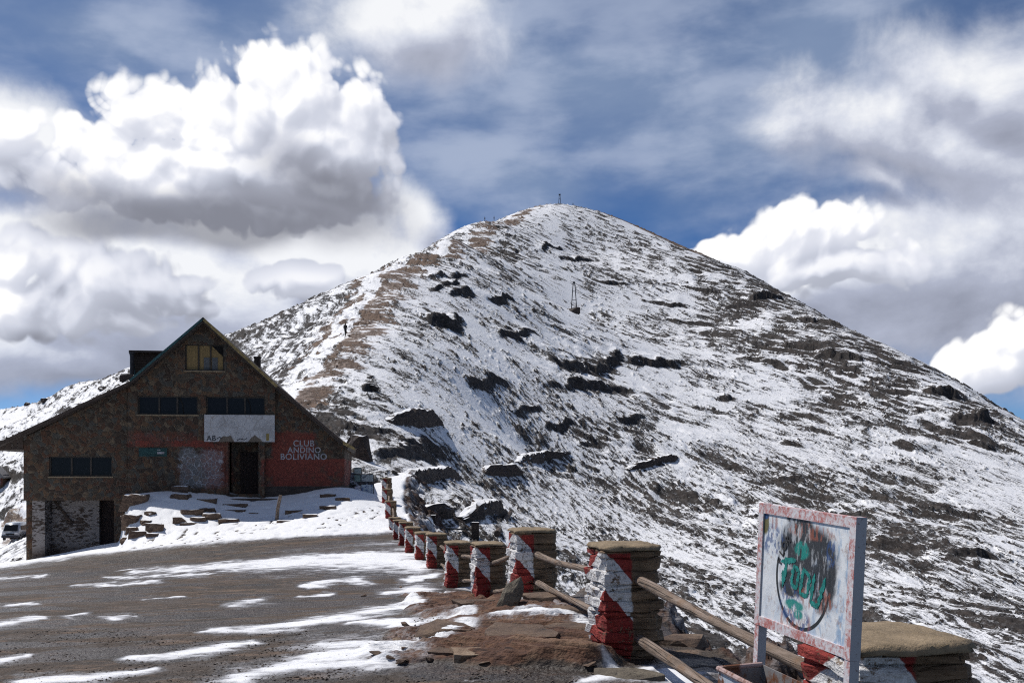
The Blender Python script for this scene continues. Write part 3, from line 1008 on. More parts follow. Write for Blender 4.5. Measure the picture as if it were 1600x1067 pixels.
# ------------------------------------------------------------------ the lodge
BY, K = 52.0, 52.0 / F
YAW = R(7)
BX0 = (320 - CU) * K


def bx(u):
    """distance along the front wall, which stands seven degrees out of square to the view"""
    k = (u - CU) / F
    return BX0 + (k * BY - BX0) / (math.cos(YAW) - k * math.sin(YAW))


def bxd(u, d):
    """the same for a plane that lies d metres behind the front wall"""
    k = (u - CU) / F
    return BX0 + (k * (BY + d * math.cos(YAW)) - BX0 + d * math.sin(YAW)) / (math.cos(YAW) - k * math.sin(YAW))


def bz(v): return EYE + (HV - v) * K


def lodge_wall_material():
    m, t, b = new_mat('flagstone_wall')
    pos = t.vm('ADD', t.node('ShaderNodeTexCoord').outputs['Object'], (BX0, BY, bz(800)))
    x, y, z = t.sep(pos)
    p2 = t.comb(t.add(x, t.mul(y, 0.83)), 0.0, z)
    wob = t.node('ShaderNodeTexNoise')
    t.put(wob.inputs['Vector'], p2)
    wob.inputs['Scale'].default_value = 1.6
    wob.inputs['Detail'].default_value = 2
    p3 = t.vm('ADD', p2, t.vm('SCALE', t.vm('SUBTRACT', wob.outputs['Color'], (.5, .5, .5)), scale=0.35))
    cell = t.vor(p3, 4.2, 'F1', detail=0)
    edge = t.vor(p3, 4.2, 'DISTANCE_TO_EDGE')[0]
    cr = t.sep(cell[1])
    stone = t.ramp(cr[0], [(0.0, (0.064, 0.042, 0.030)), (0.22, (0.112, 0.056, 0.034)), (0.45, (0.092, 0.070, 0.050)), (0.62, (0.138, 0.082, 0.048)), (0.82, (0.082, 0.075, 0.064)), (0.95, (0.170, 0.122, 0.080))], 'CONSTANT')
    grain = t.noise(pos, 9, 6, 0.7)
    stone = t.mix(t.ss(grain, 0.35, 0.7, 0.0, 0.55), stone, (0.032, 0.025, 0.02))
    mort = t.ss(t.add(edge, t.mul(t.sub(grain, 0.5), 0.05)), 0.045, 0.010)
    mortar_c = t.mix(t.noise(pos, 1.2, 4), (0.085, 0.072, 0.058), (0.17, 0.15, 0.12))
    col = t.mix(t.mul(mort, 0.75), stone, mortar_c)
    h = t.mul(t.ss(edge, 0.0, 0.10), 1.0)
    n_big = t.noise(pos, 0.7, 6, 0.65)
    n_edge = t.mul(t.sub(t.noise(pos, 2.2, 6, 0.7), 0.5), 0.7)

    def rect(u0, u1, v0, v1, soft=0.10, k=1.0):
        e = t.mul(n_edge, k)
        a = t.ss(t.add(x, e), bx(u0) - soft, bx(u0) + soft)
        b_ = t.ss(t.add(x, e), bx(u1) + soft, bx(u1) - soft)
        c = t.ss(t.add(z, e), bz(v1) - soft, bz(v1) + soft)
        d = t.ss(t.add(z, e), bz(v0) + soft, bz(v0) - soft)
        return t.mul(t.mul(a, b_), t.mul(c, d))
    red = (0.235, 0.052, 0.036)
    redm = t.m('MAXIMUM', rect(197, 335, 688, 698, 0.04, 0.35), t.mul(rect(197, 306, 676, 690, 0.12, 1.2), 0.55))
    redm = t.m('MAXIMUM', redm, t.mul(rect(408, 560, 716, 760, 0.06, 0.5), 0.95))
    redm = t.m('MAXIMUM', redm, t.mul(rect(424, 492, 674, 722, 0.10, 0.9), 0.85))
    redm = t.m('MAXIMUM', redm, t.mul(rect(318, 357, 690, 762, 0.2, 1.4), 0.6))
    wear = t.ss(t.add(n_big, t.mul(t.sub(grain, 0.5), 0.5)), 0.66, 0.46)
    redm = t.mul(redm, t.ss(wear, 0.0, 1.0, 0.25, 0.92))
    redm = t.mul(redm, t.ss(t.mul(rect(492, 540, 722, 760, 0.5, 2.0), t.ss(n_edge, -0.05, 0.10)), 0, 1, 1.0, 0.35))
    col = t.mix(redm, col, t.mix(t.ss(grain, 0.3, 0.7, 0, 0.5), red, (0.13, 0.032, 0.026)))
    whm = t.mul(rect(280, 348, 704, 760, 0.12, 1.6), t.ss(edge, 0.07, 0.015, 0.30, 1.0))
    col = t.mix(t.mul(whm, 0.8), col, (0.42, 0.42, 0.45))
    # soot and damp near the ground
    damp = t.ss(t.add(z, n_edge), bz(766), bz(757))
    col = t.mix(t.mul(damp, t.mul(t.ss(x, bx(196), bx(204)), 0.6)), (0.035, 0.03, 0.028), col) if False else col
    t.put(b.inputs['Base Color'], col)
    t.put(b.inputs['Normal'], t.bump(t.add(h, t.mul(grain, 0.5)), 0.7, 0.03))
    return m


def whitewash_material():
    m, t, b = new_mat('flaking_whitewash')
    pos = t.vm('ADD', t.node('ShaderNodeTexCoord').outputs['Object'], (BX0, BY, bz(800)))
    x, y, z = t.sep(pos)
    p = t.comb(t.add(x, y), 0.0, t.mul(z, 3.2))
    n = t.noise(p, 2.6, 6, 0.7, 0.3)
    g = t.noise(pos, 0.8, 5, 0.6)
    st = t.ramp(t.noise(p, 4, 5, 0.7), [(0.3, (0.028, 0.022, 0.019)), (0.6, (0.085, 0.06, 0.047)), (0.8, (0.13, 0.10, 0.08))])
    k = t.ss(t.add(n, t.mul(t.sub(g, 0.5), 0.5)), 0.43, 0.50)
    top = t.ss(z, bz(783), bz(779))
    k = t.mul(k, t.ss(z, bz(868), bz(846), 0.15, 1.0))
    col = t.mix(k, st, (0.27, 0.245, 0.235))
    t.put(b.inputs['Base Color'], col)
    t.put(b.inputs['Normal'], t.bump(t.sub(n, t.mul(k, 0.3)), 0.9, 0.04))
    return m


def plaster_material():
    m, t, b = new_mat('stained_white_plaster')
    pos = t.vm('ADD', t.node('ShaderNodeTexCoord').outputs['Object'], (BX0, BY, bz(800)))
    x, y, z = t.sep(pos)
    n = t.noise(pos, 1.5, 7, 0.7, 0.5)
    crack = t.vor(t.vm('MULTIPLY', pos, (1, 0, 1)), 2.1, 'DISTANCE_TO_EDGE')[0]
    col = t.mix(t.ss(n, 0.40, 0.68), (0.50, 0.49, 0.50), (0.34, 0.33, 0.335))
    col = t.mix(t.mul(t.ss(crack, 0.035, 0.008), 0.5), col, (0.24, 0.20, 0.17))
    col = t.mix(t.mul(t.ss(t.noise(pos, 2.8, 5, 0.7), 0.57, 0.70), 0.5), col, (0.30, 0.20, 0.14))
    t.put(b.inputs['Base Color'], col)
    t.put(b.inputs['Normal'], t.bump(n, 0.5, 0.02))
    return m


def glass_material():
    m, t, b = new_mat('dark_window_glass')
    pos = t.node('ShaderNodeNewGeometry').outputs['Position']
    b.inputs['Base Color'].default_value = (0.010, 0.012, 0.016, 1)
    b.inputs['Roughness'].default_value = 0.12
    b.inputs['Specular IOR Level'].default_value = 0.14
    t.put(b.inputs['Normal'], t.bump(t.noise(pos, 0.9, 2), 0.12, 0.05))
    return m


M_wall = lodge_wall_material()
M_white = whitewash_material()
M_plaster = plaster_material()
M_glass = glass_material()
M_frame = plain('brown_window_frame', (0.05, 0.042, 0.036), 0.7, 0, 0.3, 5)
M_roof = plain('roof_sheet', (0.055, 0.042, 0.036), 0.7, 0, 0.4, 2.0, 0.5, 0.03, (0.6, 6, 6))
M_barge = plain('worn_ochre_barge_board', (0.26, 0.19, 0.085), 0.8, 0, 0.5, 3, 0.4, 0.01, (2, 2, 2))
M_teal = plain('teal_gutter', (0.035, 0.085, 0.09), 0.5, 0, 0.3, 4)
M_curtain = plain('ochre_curtain_board', (0.24, 0.165, 0.075), 0.9, 0, 0.18, 2.0, 0.3, 0.02, (12, 1, 0.3))
M_grey = plain('grey_board', (0.11, 0.115, 0.12), 0.9, 0, 0.2, 3)
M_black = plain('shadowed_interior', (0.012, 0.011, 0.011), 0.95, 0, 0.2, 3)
M_door = plain('dark_plank_door', (0.028, 0.018, 0.016), 0.8, 0, 0.35, 4, 0.6, 0.02, (10, 1, 0.6))
M_letter = plain('worn_white_paint', (0.34, 0.32, 0.34), 0.9, 0, 0.35, 4.5)
M_faded = plain('faded_white_paint', (0.20, 0.13, 0.12), 0.9, 0, 0.4, 5)
M_stain = plain('brown_stain', (0.155, 0.125, 0.10), 0.95, 0, 0.25, 4)
M_ink = plain('black_paint', (0.05, 0.05, 0.055), 0.9, 0, 0.3, 6)


def text_mesh(body, size, mat, name, parent, loc, rot=(R(90), 0, 0), thick=0.006, sx=1.0, align='CENTER'):
    c = bpy.data.curves.new(name, 'FONT')
    c.body = body
    c.size = size
    c.extrude = thick
    c.align_x = align
    c.offset = size * 0.018
    c.space_character = 1.08
    tmp = bpy.data.objects.new(name + '_curve', c)
    COL.objects.link(tmp)
    dg = bpy.context.evaluated_depsgraph_get()
    me = bpy.data.meshes.new_from_object(tmp.evaluated_get(dg))
    bpy.data.objects.remove(tmp)
    bpy.data.curves.remove(c)
    me.name = name
    me.materials.clear()
    me.materials.append(mat)
    o = bpy.data.objects.new(name, me)
    COL.objects.link(o)
    o.parent = parent
    o.location = loc
    o.rotation_euler = rot
    o.scale = (sx, 1, 1)
    return o


def build_lodge():
    base = Vector((BX0, BY, bz(800)))
    root = empty('mountain_lodge', base, 'dark stone lodge with a steep gable and red painted ground floor beside the snowfield', 'building', None, YAW)
    o0 = Vector(base)

    def part(name, bm, mat, parent=root, smooth=False):
        for v in bm.verts:
            v.co -= o0
        return obj(name, bm, mat, parent, None, smooth)

    def hole_wall(name, outline, holes, y0, y1, mat):
        """a wall cut out of strips so that window holes stay open"""
        bm = BM()
        us = sorted({p[0] for p in outline} | {h[0] for h in holes} | {h[1] for h in holes})

        def limits(u):
            vs = []
            n = len(outline)
            for i in range(n):
                (a, va), (b, vb) = outline[i], outline[(i + 1) % n]
                if abs(a - b) > 1e-6 and min(a, b) - 1e-6 <= u <= max(a, b) + 1e-6:
                    vs.append(va + (vb - va) * (u - a) / (b - a))
            return min(vs), max(vs)
        for a, b in zip(us[:-1], us[1:]):
            e = 1e-4
            ta, ba = limits(a + e)
            tb, bb = limits(b - e)
            cut = sorted([h for h in holes if h[0] <= a + 1e-6 and h[1] >= b - 1e-6], key=lambda h: h[2])
            spans = []
            cur = (ta, tb)
            for h in cut:
                spans.append((cur, (h[2], h[2])))
                cur = (h[3], h[3])
            spans.append((cur, (ba, bb)))
            for (t0, t1), (b0, b1) in spans:
                prism(bm, [(bx(a), bz(b0)), (bx(b), bz(b1)), (bx(b), bz(t1)), (bx(a), bz(t0))], y0, y1)
        bmesh.ops.remove_doubles(bm, verts=bm.verts, dist=1e-4)
        return part(name, bm, mat)

    w_att = (289, 350, 538, 579)
    w_l = (215, 309, 619, 648)
    w_r = (322, 414, 619, 648)
    w_wing = (75, 174, 713, 744)
    door = (357, 412, 690, 772)
    hole_wall('gable_wall', [(200, 800), (200, 604), (320, 502), (430, 601), (430, 693), (414, 693), (414, 800)], [w_att, w_l, w_r, door], BY, BY + 0.45, M_wall)
    hole_wall('right_wing_wall', [(412, 800), (412, 690), (430, 690), (430, 606), (538, 697), (538, 800)], [], BY + 0.22, BY + 0.6, M_wall)
    hole_wall('left_wing_wall', [(35, 781), (35, 685), (200, 606), (200, 781)], [w_wing], BY + 0.16, BY + 0.55, M_wall)
    # walls that run back from the front
    bm = BM()
    prism(bm, [(bx(538), bz(800)), (bx(538) - .35, bz(800)), (bx(538) - .35, bz(692)), (bx(538), bz(697))], BY + 0.6, BY + 11)
    part('side_wall', bm, M_wall)
    bm = BM()
    box(bm, bx(35), bx(35) + .35, BY + 0.55, BY + 11, bz(900), bz(686))
    part('side_wall', bm, M_wall)
    bm = BM()
    prism(bm, [(bx(35), bz(900)), (bx(538), bz(800)), (bx(538), bz(697)), (bx(320), bz(503)), (bx(200), bz(605)), (bx(35), bz(686))], BY + 10.7, BY + 11.05)
    part('back_wall', bm, M_wall)
    # lower storey under the left wing
    bm = BM()
    box(bm, bx(47), bx(67), BY + 0.30, BY + 1.4, bz(905), bz(781) - .004)
    part('corner_pier', bm, M_white)
    hole = (143, 172, 778, 856)
    hole_wall('lower_wall', [(67, 905), (67, 778), (190, 778), (190, 905)], [hole], BY + 1.4, BY + 1.7, M_white)
    bm = BM()
    box(bm, bx(176), bx(200), BY + 0.25, BY + 1.4, bz(890), bz(781) - .004)
    part('stone_pier', bm, M_wall)
    bm = BM()
    tube(bm, [(bx(72), BY + 1.33, bz(783)), (bx(100), BY + 1.33, bz(818))], 0.06, 6)
    part('wall_brace', bm, M_darkwood)
    bm = BM()
    box(bm, bx(143), bx(172), BY + 1.62, BY + 1.68, bz(858), bz(778))
    dl = part('lower_door', bm, M_door)
    bm = BM()
    box(bm, bx(35) + .3, bx(200), BY + 0.56, BY + 1.72, bz(780), bz(778))
    part('floor_slab', bm, M_concrete)
    # a plinth along the front
    bm = BM()
    box(bm, bx(414), bx(540), BY + 0.10, BY + 0.22, bz(800), bz(760))
    part('plinth', bm, M_wallstone)

    # ---- windows
    def window(rect, yb, cols, fw=0.07, fill=None):
        u0, u1, v0, v1 = rect
        x0, x1, z0, z1 = bx(u0), bx(u1), bz(v1), bz(v0)
        bm = BM()
        y0, y1 = yb + 0.10, yb + 0.20
        box(bm, x0, x1, y0, y1, z1 - fw, z1)
        box(bm, x0, x1, y0, y1, z0, z0 + fw)
        box(bm, x0, x0 + fw, y0, y1, z0 + fw, z1 - fw)
        box(bm, x1 - fw, x1, y0, y1, z0 + fw, z1 - fw)
        w = part('window', bm, M_frame)
        xs = [x0 + fw + (x1 - x0 - 2 * fw) * c for c in cols]
        for xm in xs[1:-1]:
            bm = BM()
            box(bm, xm - fw * .6, xm + fw * .6, y0 - .004, y1, z0 + fw, z1 - fw)
            part('mullion', bm, M_frame, w)
        for i, (a, b) in enumerate(zip(xs[:-1], xs[1:])):
            bm = BM()
            ins = fw * .6
            box(bm, a + (ins if i else 0), b - (ins if i < len(xs) - 2 else 0), y0 + 0.045, y0 + 0.055, z0 + fw, z1 - fw)
            part('pane', bm, (fill[i] if fill else M_glass), w)
        bm = BM()
        box(bm, x0 - .05, x1 + .05, yb - 0.05, yb + 0.18, z0 - .07, z0 - .003)
        part('sill', bm, M_concrete, w)
        return w, xs, z0 + fw, z1 - fw, y0
    w, xs, z0, z1, y0 = window(w_att, BY, (0, .33, .66, 1), 0.06, [M_curtain, M_curtain, M_curtain])
    bm = BM()
    box(bm, xs[1] + .25, xs[2] - .06, y0 + .030, y0 + .042, z0, z0 + .62)
    part('grey_board', bm, M_grey, w)
    bm = BM()
    box(bm, xs[2] + .06, xs[2] + .34, y0 + .030, y0 + .042, z0, z0 + .62)
    part('grey_board', bm, M_grey, w)
    bm = BM()
    prism(bm, [(xs[2] + .05, z1), (xs[3], z1), (xs[3], z1 - .55)], y0 + .026, y0 + .040)
    part('torn_lining', bm, M_black, w)
    for rct in (w_l, w_r):
        w, xs, z0, z1, y0 = window(rct, BY, (0, .345, .66, 1))
        bm = BM()
        box(bm, xs[1] + .05, xs[2] - .05, y0 + .060, y0 + .075, z0, z1)
        part('blind', bm, M_grey, w)
        bm = BM()
        tube(bm, [(xs[2] + .10, y0 + .075, z1), (xs[2] + .26, y0 + .08, z1 - .35), (xs[2] + .30, y0 + .08, z0)], 0.05, 6)
        part('torn_curtain', bm, M_black, w)
    window(w_wing, BY + 0.16, (0, .34, .66, 1))
    bm = BM()
    box(bm, bx(60), bx(425), BY + 1.0, BY + 1.05, bz(660), bz(606))
    bm.free()
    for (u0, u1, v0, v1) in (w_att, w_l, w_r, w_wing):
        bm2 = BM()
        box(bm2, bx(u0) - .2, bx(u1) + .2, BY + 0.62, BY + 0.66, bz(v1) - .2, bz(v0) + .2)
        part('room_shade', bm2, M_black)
    # small painted board by the door
    bm = BM()
    box(bm, bx(217), bx(261), BY - 0.05, BY - .002, bz(713), bz(700))
    sb = part('name_board', bm, plain('dark_teal_board', (0.018, 0.055, 0.055), 0.6, 0, 0.4, 5))
    bm = BM()
    box(bm, bx(246), bx(257), BY - 0.056, BY - 0.05, bz(709.3), bz(706))
    part('white_mark', bm, M_letter, sb)
    bm = BM()
    box(bm, bx(246), bx(251), BY - 0.056, BY - 0.05, bz(703.6), bz(702.4))
    part('white_mark', bm, M_letter, sb)
    # porch slab of white plaster over the door
    bm = BM()
    box(bm, bx(320), bx(429.5), BY - 0.16, BY - 0.003, bz(690), bz(648))
    po = part('plaster_parapet', bm, M_plaster)
    for prof in ([(342, 690), (346, 684), (350, 681), (356, 682), (361, 680), (364, 685), (367, 690)], [(388, 690), (393, 684), (399, 679), (403, 683), (407, 685), (411, 690)]):
        bm = BM()
        prism(bm, [(bx(u), bz(v)) for u, v in prof], BY - 0.166, BY - 0.16)
        part('stain', bm, M_stain, po)
    text_mesh('AB', 0.36, M_ink, 'lettering', po, Vector((bx(331), BY - 0.165, bz(688.3))) - o0, thick=0.004)
    bm = BM()
    zz = bz(685)
    tube(bm, [(bx(340), BY - 0.162, zz), (bx(344), BY - 0.162, zz + .08), (bx(347), BY - 0.162, zz - .02)], 0.02, 5)
    part('painted_scrawl', bm, M_ink, po)
    bm = BM()
    tube(bm, [(bx(371), BY - 0.162, zz - .1), (bx(376), BY - 0.162, zz), (bx(383), BY - 0.162, zz - .06), (bx(386), BY - 0.162, zz + .02)], 0.018, 5)
    part('painted_scrawl', bm, M_ink, po)
    bm = BM()
    box(bm, bx(416.5), bx(421), BY - 0.165, BY - 0.16, bz(688), bz(677))
    part('ochre_mark', bm, plain('ochre_mark', (0.28, 0.21, 0.08), 0.9), po)
    # porch: side piers, recessed wall and door
    bm = BM()
    box(bm, bx(353), bx(357), BY - 0.06, BY - .003, bz(800), bz(690) - .004)
    part('porch_pier', bm, M_wall)
    bm = BM()
    box(bm, bx(404), bx(413), BY - 0.06, BY - .003, bz(800), bz(690) - .004)
    part('porch_pier', bm, M_wall)
    bm = BM()
    box(bm, bx(357), bx(413), BY + 1.0, BY + 1.3, bz(800), bz(688))
    part('porch_wall', bm, M_wall)
    bm = BM()
    for i in range(6):
        u0 = 372 + i * 5
        box(bm, bx(u0), bx(u0 + 5) - .012, BY + 0.92, BY + 0.99, bz(776), bz(706))
    dr = part('door', bm, M_door)
    bm = BM()
    box(bm, bx(398.5), bx(400.5), BY + 0.86, BY + 0.92, bz(741), bz(737))
    part('door_handle', bm, M_iron, dr)
    # lettering
    for body, u, v, s, sx in (('CLUB', 474, 696.3, 0.44, 0.95), ('ANDINO', 475, 706.6, 0.41, 0.97), ('BOLIVIANO', 474, 717.4, 0.44, 0.97)):
        text_mesh(body, s, M_letter, 'lettering', root, Vector((bx(u), BY + 0.214, bz(v))) - o0, thick=0.006, sx=sx)
    for uu in (263, 279, 284):
        text_mesh('L', 0.28, M_faded, 'lettering', root, Vector((bx(uu), BY - 0.006, bz(688.2))) - o0, thick=0.004)

    # ---- roofs
    def roof(name, u0, v0, u1, v1, th=0.20, y0=BY - 0.55, y1=BY + 11.4, mat=M_roof):
        x0, z0, x1, z1 = bx(u0), bz(v0), bx(u1), bz(v1)
        bm = BM()
        n = Vector((-(z1 - z0), x1 - x0)).normalized()
        if n.y < 0:
            n = -n
        q = [(x0, z0), (x1, z1), (x1 - n.x * th, z1 - n.y * th), (x0 - n.x * th, z0 - n.y * th)]
        prism(bm, q, y0, y1)
        return part(name, bm, mat)

    def barge(u0, v0, u1, v1, mat, parent, th=0.12, dep=0.05, y0=BY - 0.60):
        x0, z0, x1, z1 = bx(u0), bz(v0), bx(u1), bz(v1)
        n = Vector((-(z1 - z0), x1 - x0)).normalized()
        if n.y < 0:
            n = -n
        bm = BM()
        prism(bm, [(x0 + n.x * .012, z0 + n.y * .012), (x1 + n.x * .012, z1 + n.y * .012), (x1 - n.x * th, z1 - n.y * th), (x0 - n.x * th, z0 - n.y * th)], y0, y0 + dep - .002)
        return part('barge_board', bm, mat, parent)
    r1 = roof('roof', 320.5, 498.5, 206, 596.5)
    barge(320.5, 498.5, 206, 596.5, M_teal, r1, 0.10)
    r2 = roof('roof', 320.5, 498.5, 436, 603, y0=BY - 0.55)
    barge(320.5, 498.5, 436, 603, M_barge, r2, 0.13)
    r3 = roof('roof', 434, 601.5, 546, 697, y0=BY - 0.25)
    barge(434, 601.5, 546, 697, M_darkwood, r3, 0.10, y0=BY - 0.30)
    bm = BM()
    prism(bm, [(bx(536), bz(688) + .02), (bx(555), bz(699)), (bx(555), bz(703)), (bx(536), bz(694))], BY - 0.36, BY - 0.31)
    part('eave_end', bm, M_barge, r3)
    r4 = roof('roof', 207, 597.5, -14, 700, 0.16, y0=BY - 0.35)
    barge(207, 597.5, -14, 700, M_darkwood, r4, 0.12, y0=BY - 0.40)
    bm = BM()
    for i in range(5):
        u0 = -12 + i * 9.5
        box(bm, bx(u0), bx(u0 + 8), BY + 0.2, BY + 0.28, bz(703 + 0 * i), bz(693 - i * 4.3))
    part('eave_boarding', bm, M_darkwood, r4)
    # dormer on the left slope, vent pipe beside it
    dy = BY + 3.0
    kk = (dy) / BY

    def dx(u): return bxd(u, 3.0)
    def dz(v): return EYE + (HV - v) * K * kk
    bm = BM()
    box(bm, dx(209.5), dx(262), dy, dy + 3.5, dz(592), dz(553))
    for i in range(9):
        box(bm, dx(210), dx(262), dy - 0.03, dy - .002, dz(590 - i * 4) + .02, dz(586.6 - i * 4))
    dm = part('dormer', bm, M_darkwood)
    bm = BM()
    prism(bm, [(dx(204), dz(554)), (dx(270), dz(554)), (dx(270), dz(550.5)), (dx(204), dz(550.5))], dy - 0.4, dy + 3.8)
    part('dormer_roof', bm, M_roof, dm)
    bm = BM()
    prism(bm, [(dx(204.5), dz(554.2)), (dx(209.5), dz(554.2)), (dx(214), dz(590)), (dx(212), dz(590))], dy - 0.38, dy - 0.2)
    part('barge_board', bm, M_teal, dm)
    bm = BM()
    tube(bm, [(dx(215), BY + 1.8, dz(590)), (dx(215), BY + 1.8, dz(558))], 0.11, 8)
    tube(bm, [(dx(215), BY + 1.8, dz(558.5)), (dx(215), BY + 1.8, dz(556))], 0.16, 8)
    part('vent_pipe', bm, M_iron, r1)
    bm = BM()
    c0 = BY + 6
    kk2 = c0 / BY
    X = lambda u: bxd(u, 6.0)
    Z = lambda v: EYE + (HV - v) * K * kk2
    box(bm, X(397), X(406), c0, c0 + .5, Z(600), Z(558.5))
    box(bm, X(396), X(407), c0 - .05, c0 + .55, Z(558.5), Z(556.5))
    part('chimney', bm, M_wallstone, r2)
    return root


build_lodge()


# ------------------------------------------------------------------ the fence: painted stone pillars and log rails
def pillar_material():
    m, t, b = new_mat('painted_stacked_stone')
    co = t.node('ShaderNodeTexCoord').outputs['Object']
    top, cf, cs = t.attr('from_top'), t.attr('across'), t.attr('along')
    n = t.noise(co, 7, 6, 0.65)
    n2 = t.noise(co, 30, 5, 0.7)
    wob = t.mul(t.sub(n, 0.5), 0.05)
    lay = t.vm('MULTIPLY', co, (0.7, 0.7, 4.5))
    st = t.ramp(t.noise(lay, 3.6, 6, 0.7, 0.2), [(0.25, (0.04, 0.026, 0.015)), (0.42, (0.14, 0.090, 0.055)), (0.58, (0.24, 0.160, 0.100)), (0.75, (0.30, 0.215, 0.140)), (0.9, (0.36, 0.29, 0.19))])
    st = t.mix(t.ss(n2, 0.42, 0.28), st, (0.02, 0.015, 0.012))
    up = t.sub(t.add(top, wob), t.m('MAXIMUM', t.mul(cf, 1.1), t.mul(t.m('MAXIMUM', t.sub(cs, 0.2), 0.0), 0.62)))
    lo = t.sub(t.add(top, wob), t.add(0.31, t.add(t.mul(cf, 1.2), t.mul(cs, 0.88))))
    white = t.ss(up, -0.006, 0.006)
    redl = t.ss(lo, -0.006, 0.006)
    wc = t.mix(t.ss(n2, 0.3, 0.6), (0.45, 0.44, 0.43), (0.74, 0.73, 0.74))
    rc = t.mix(t.ss(n, 0.35, 0.7), (0.215, 0.020, 0.020), (0.335, 0.048, 0.036))
    rc = t.mix(t.ss(n2, 0.55, 0.75), rc, (0.13, 0.018, 0.016))
    paint = t.mix(redl, t.mix(white, rc, wc), rc)
    chip = t.ss(t.add(n2, t.mul(t.sub(n, 0.5), 0.9)), 0.33, 0.42)
    pm = t.mul(t.ss(t.add(cf, t.mul(wob, 0.9)), 0.245, 0.225), t.ss(chip, 0, 1, 0.15, 1.0))
    pm = t.mul(pm, t.ss(t.add(top, wob), 0.012, 0.03))
    col = t.mix(pm, st, paint)
    t.put(b.inputs['Base Color'], col)
    t.put(b.inputs['Roughness'], 0.8)
    t.put(b.inputs['Normal'], t.bump(t.add(t.mul(n2, 0.6), t.noise(lay, 6, 4, 0.6)), 1.0, 0.035))
    return m


M_pillar = pillar_material()


def build_pillar(i, corner, h, label, w=0.52, l=0.66, ztop=None, buried=0.35):
    x, y, z = corner
    j = min(max(i, 0), len(FENCE) - 2)
    d = Vector((FENCE[j + 1][0] - FENCE[j][0], FENCE[j + 1][1] - FENCE[j][1], 0)).normalized()
    if i == 0:
        d = Vector((-0.11, 0.99, 0)).normalized()
    if i == 1:
        d = Vector((-0.17, 0.98, 0)).normalized()
    ang = math.atan2(d.y, d.x) - math.pi / 2
    zt = ztop if ztop is not None else z + h
    root = empty('fence_pillar', (x, y, z), label, 'pillar', 'red and white stone pillars along the road edge', ang)
    r = random.Random(100 + i)
    bm = BM()
    la = bm.verts.layers.float.new('from_top')
    lb = bm.verts.layers.float.new('across')
    lc = bm.verts.layers.float.new('along')
    # outline: sharp near edge, rounded far side, anticlockwise from the near road-side corner
    out = []

    def edge(p, q, n):
        for k in range(n):
            out.append((p[0] + (q[0] - p[0]) * k / n, p[1] + (q[1] - p[1]) * k / n))
    edge((0, 0), (w * .86, 0), 6)
    edge((w * .86, 0), (w, l * .14), 2)
    edge((w, l * .14), (w * 1.0, l * .82), 4)
    edge((w, l * .82), (w * .84, l), 2)
    edge((w * .84, l), (w * .12, l * 1.0), 4)
    edge((w * .12, l), (0, l * .92), 1)
    edge((0, l * .92), (0, 0), 6)
    zc = zt - z
    zz = -buried
    rings = []
    total = zc
    while zz < total - 0.005:
        th = min(r.uniform(0.04, 0.125), total - zz)
        if total - zz - th < 0.03:
            th = total - zz
        ox, oy, gr = r.uniform(-.010, .010), r.uniform(-.010, .010), r.uniform(-.018, .012)
        jit = [r.uniform(-.016, .013) - (0.020 if (k + i * 3 + len(rings)) % 7 == 0 else 0) for k in range(len(out))]
        for e, (zl, ins) in enumerate(((zz + .003, -.022), (zz + .012, 0), (zz + th - .010, 0.002), (zz + th - .002, -.022))):
            ring = []
            for k, (px, py) in enumerate(out):
                cx, cy = px - w / 2, py - l / 2
                ln = math.hypot(cx, cy)
                s = 1 + (gr + ins + jit[k]) / ln
                v = bm.verts.new((cx * s + w / 2 + ox, cy * s + l / 2 + oy, zl + 0.010 * math.sin(k * 0.9 + zz * 19) * (0 < zz + th < total - .01)))
                v[la] = zc - zl
                if i == 0 and px > 0.01:
                    v[la] = zc - zl + 0.17
                onfront = py < l * .14 + 1e-6 and not (px < 1e-6 and py > 1e-6)
                v[lb] = px if onfront or px > w * .5 else (0.0 if px < 1e-6 else 0.4)
                v[lc] = py if px < 1e-6 else 0.0
                ring.append(v)
            rings.append(ring)
        zz += th
    n = len(out)
    for a, b in zip(rings[:-1], rings[1:]):
        for k in range(n):
            bm.faces.new((a[k], a[(k + 1) % n], b[(k + 1) % n], b[k]))
    bm.faces.new(rings[-1])
    bm.faces.new(rings[0][::-1])
    bm.verts.ensure_lookup_table()
    cs_ = np.array([v.co[:] for v in bm.verts])
    nA = fbm(cs_[:, 0] * 5 + cs_[:, 2] * 4 + i * 7, cs_[:, 1] * 5 + cs_[:, 2] * 11, 3, 0.6, seed=120)
    for v, q_ in zip(bm.verts, nA):
        ctr = Vector((w / 2, l / 2, v.co.z))
        v.co += (v.co - ctr).normalized() * float(q_) * 0.045
    obj('stone_shaft', bm, M_pillar, root)
    # mortar cap, slightly domed and uneven
    bm = BM()
    lvl = []
    for e, (zl, s0) in enumerate(((zc + .003, 1.005), (zc + .020, 1.0), (zc + .038, 0.965), (zc + .050, 0.80), (zc + .056, 0.4))):
        lvl.append([bm.verts.new(((px - w / 2) * s0 + w / 2 + r.uniform(-.014, .010), (py - l / 2) * s0 + l / 2 + r.uniform(-.014, .010), zl + r.uniform(-.008, .006))) for px, py in out])
    for a, b in zip(lvl[:-1], lvl[1:]):
        for k in range(n):
            bm.faces.new((a[k], a[(k + 1) % n], b[(k + 1) % n], b[k]))
    bm.faces.new(lvl[-1])
    bm.faces.new(lvl[0][::-1])
    obj('mortar_cap', bm, M_concrete, root, smooth=True)
    return root, ang, zt


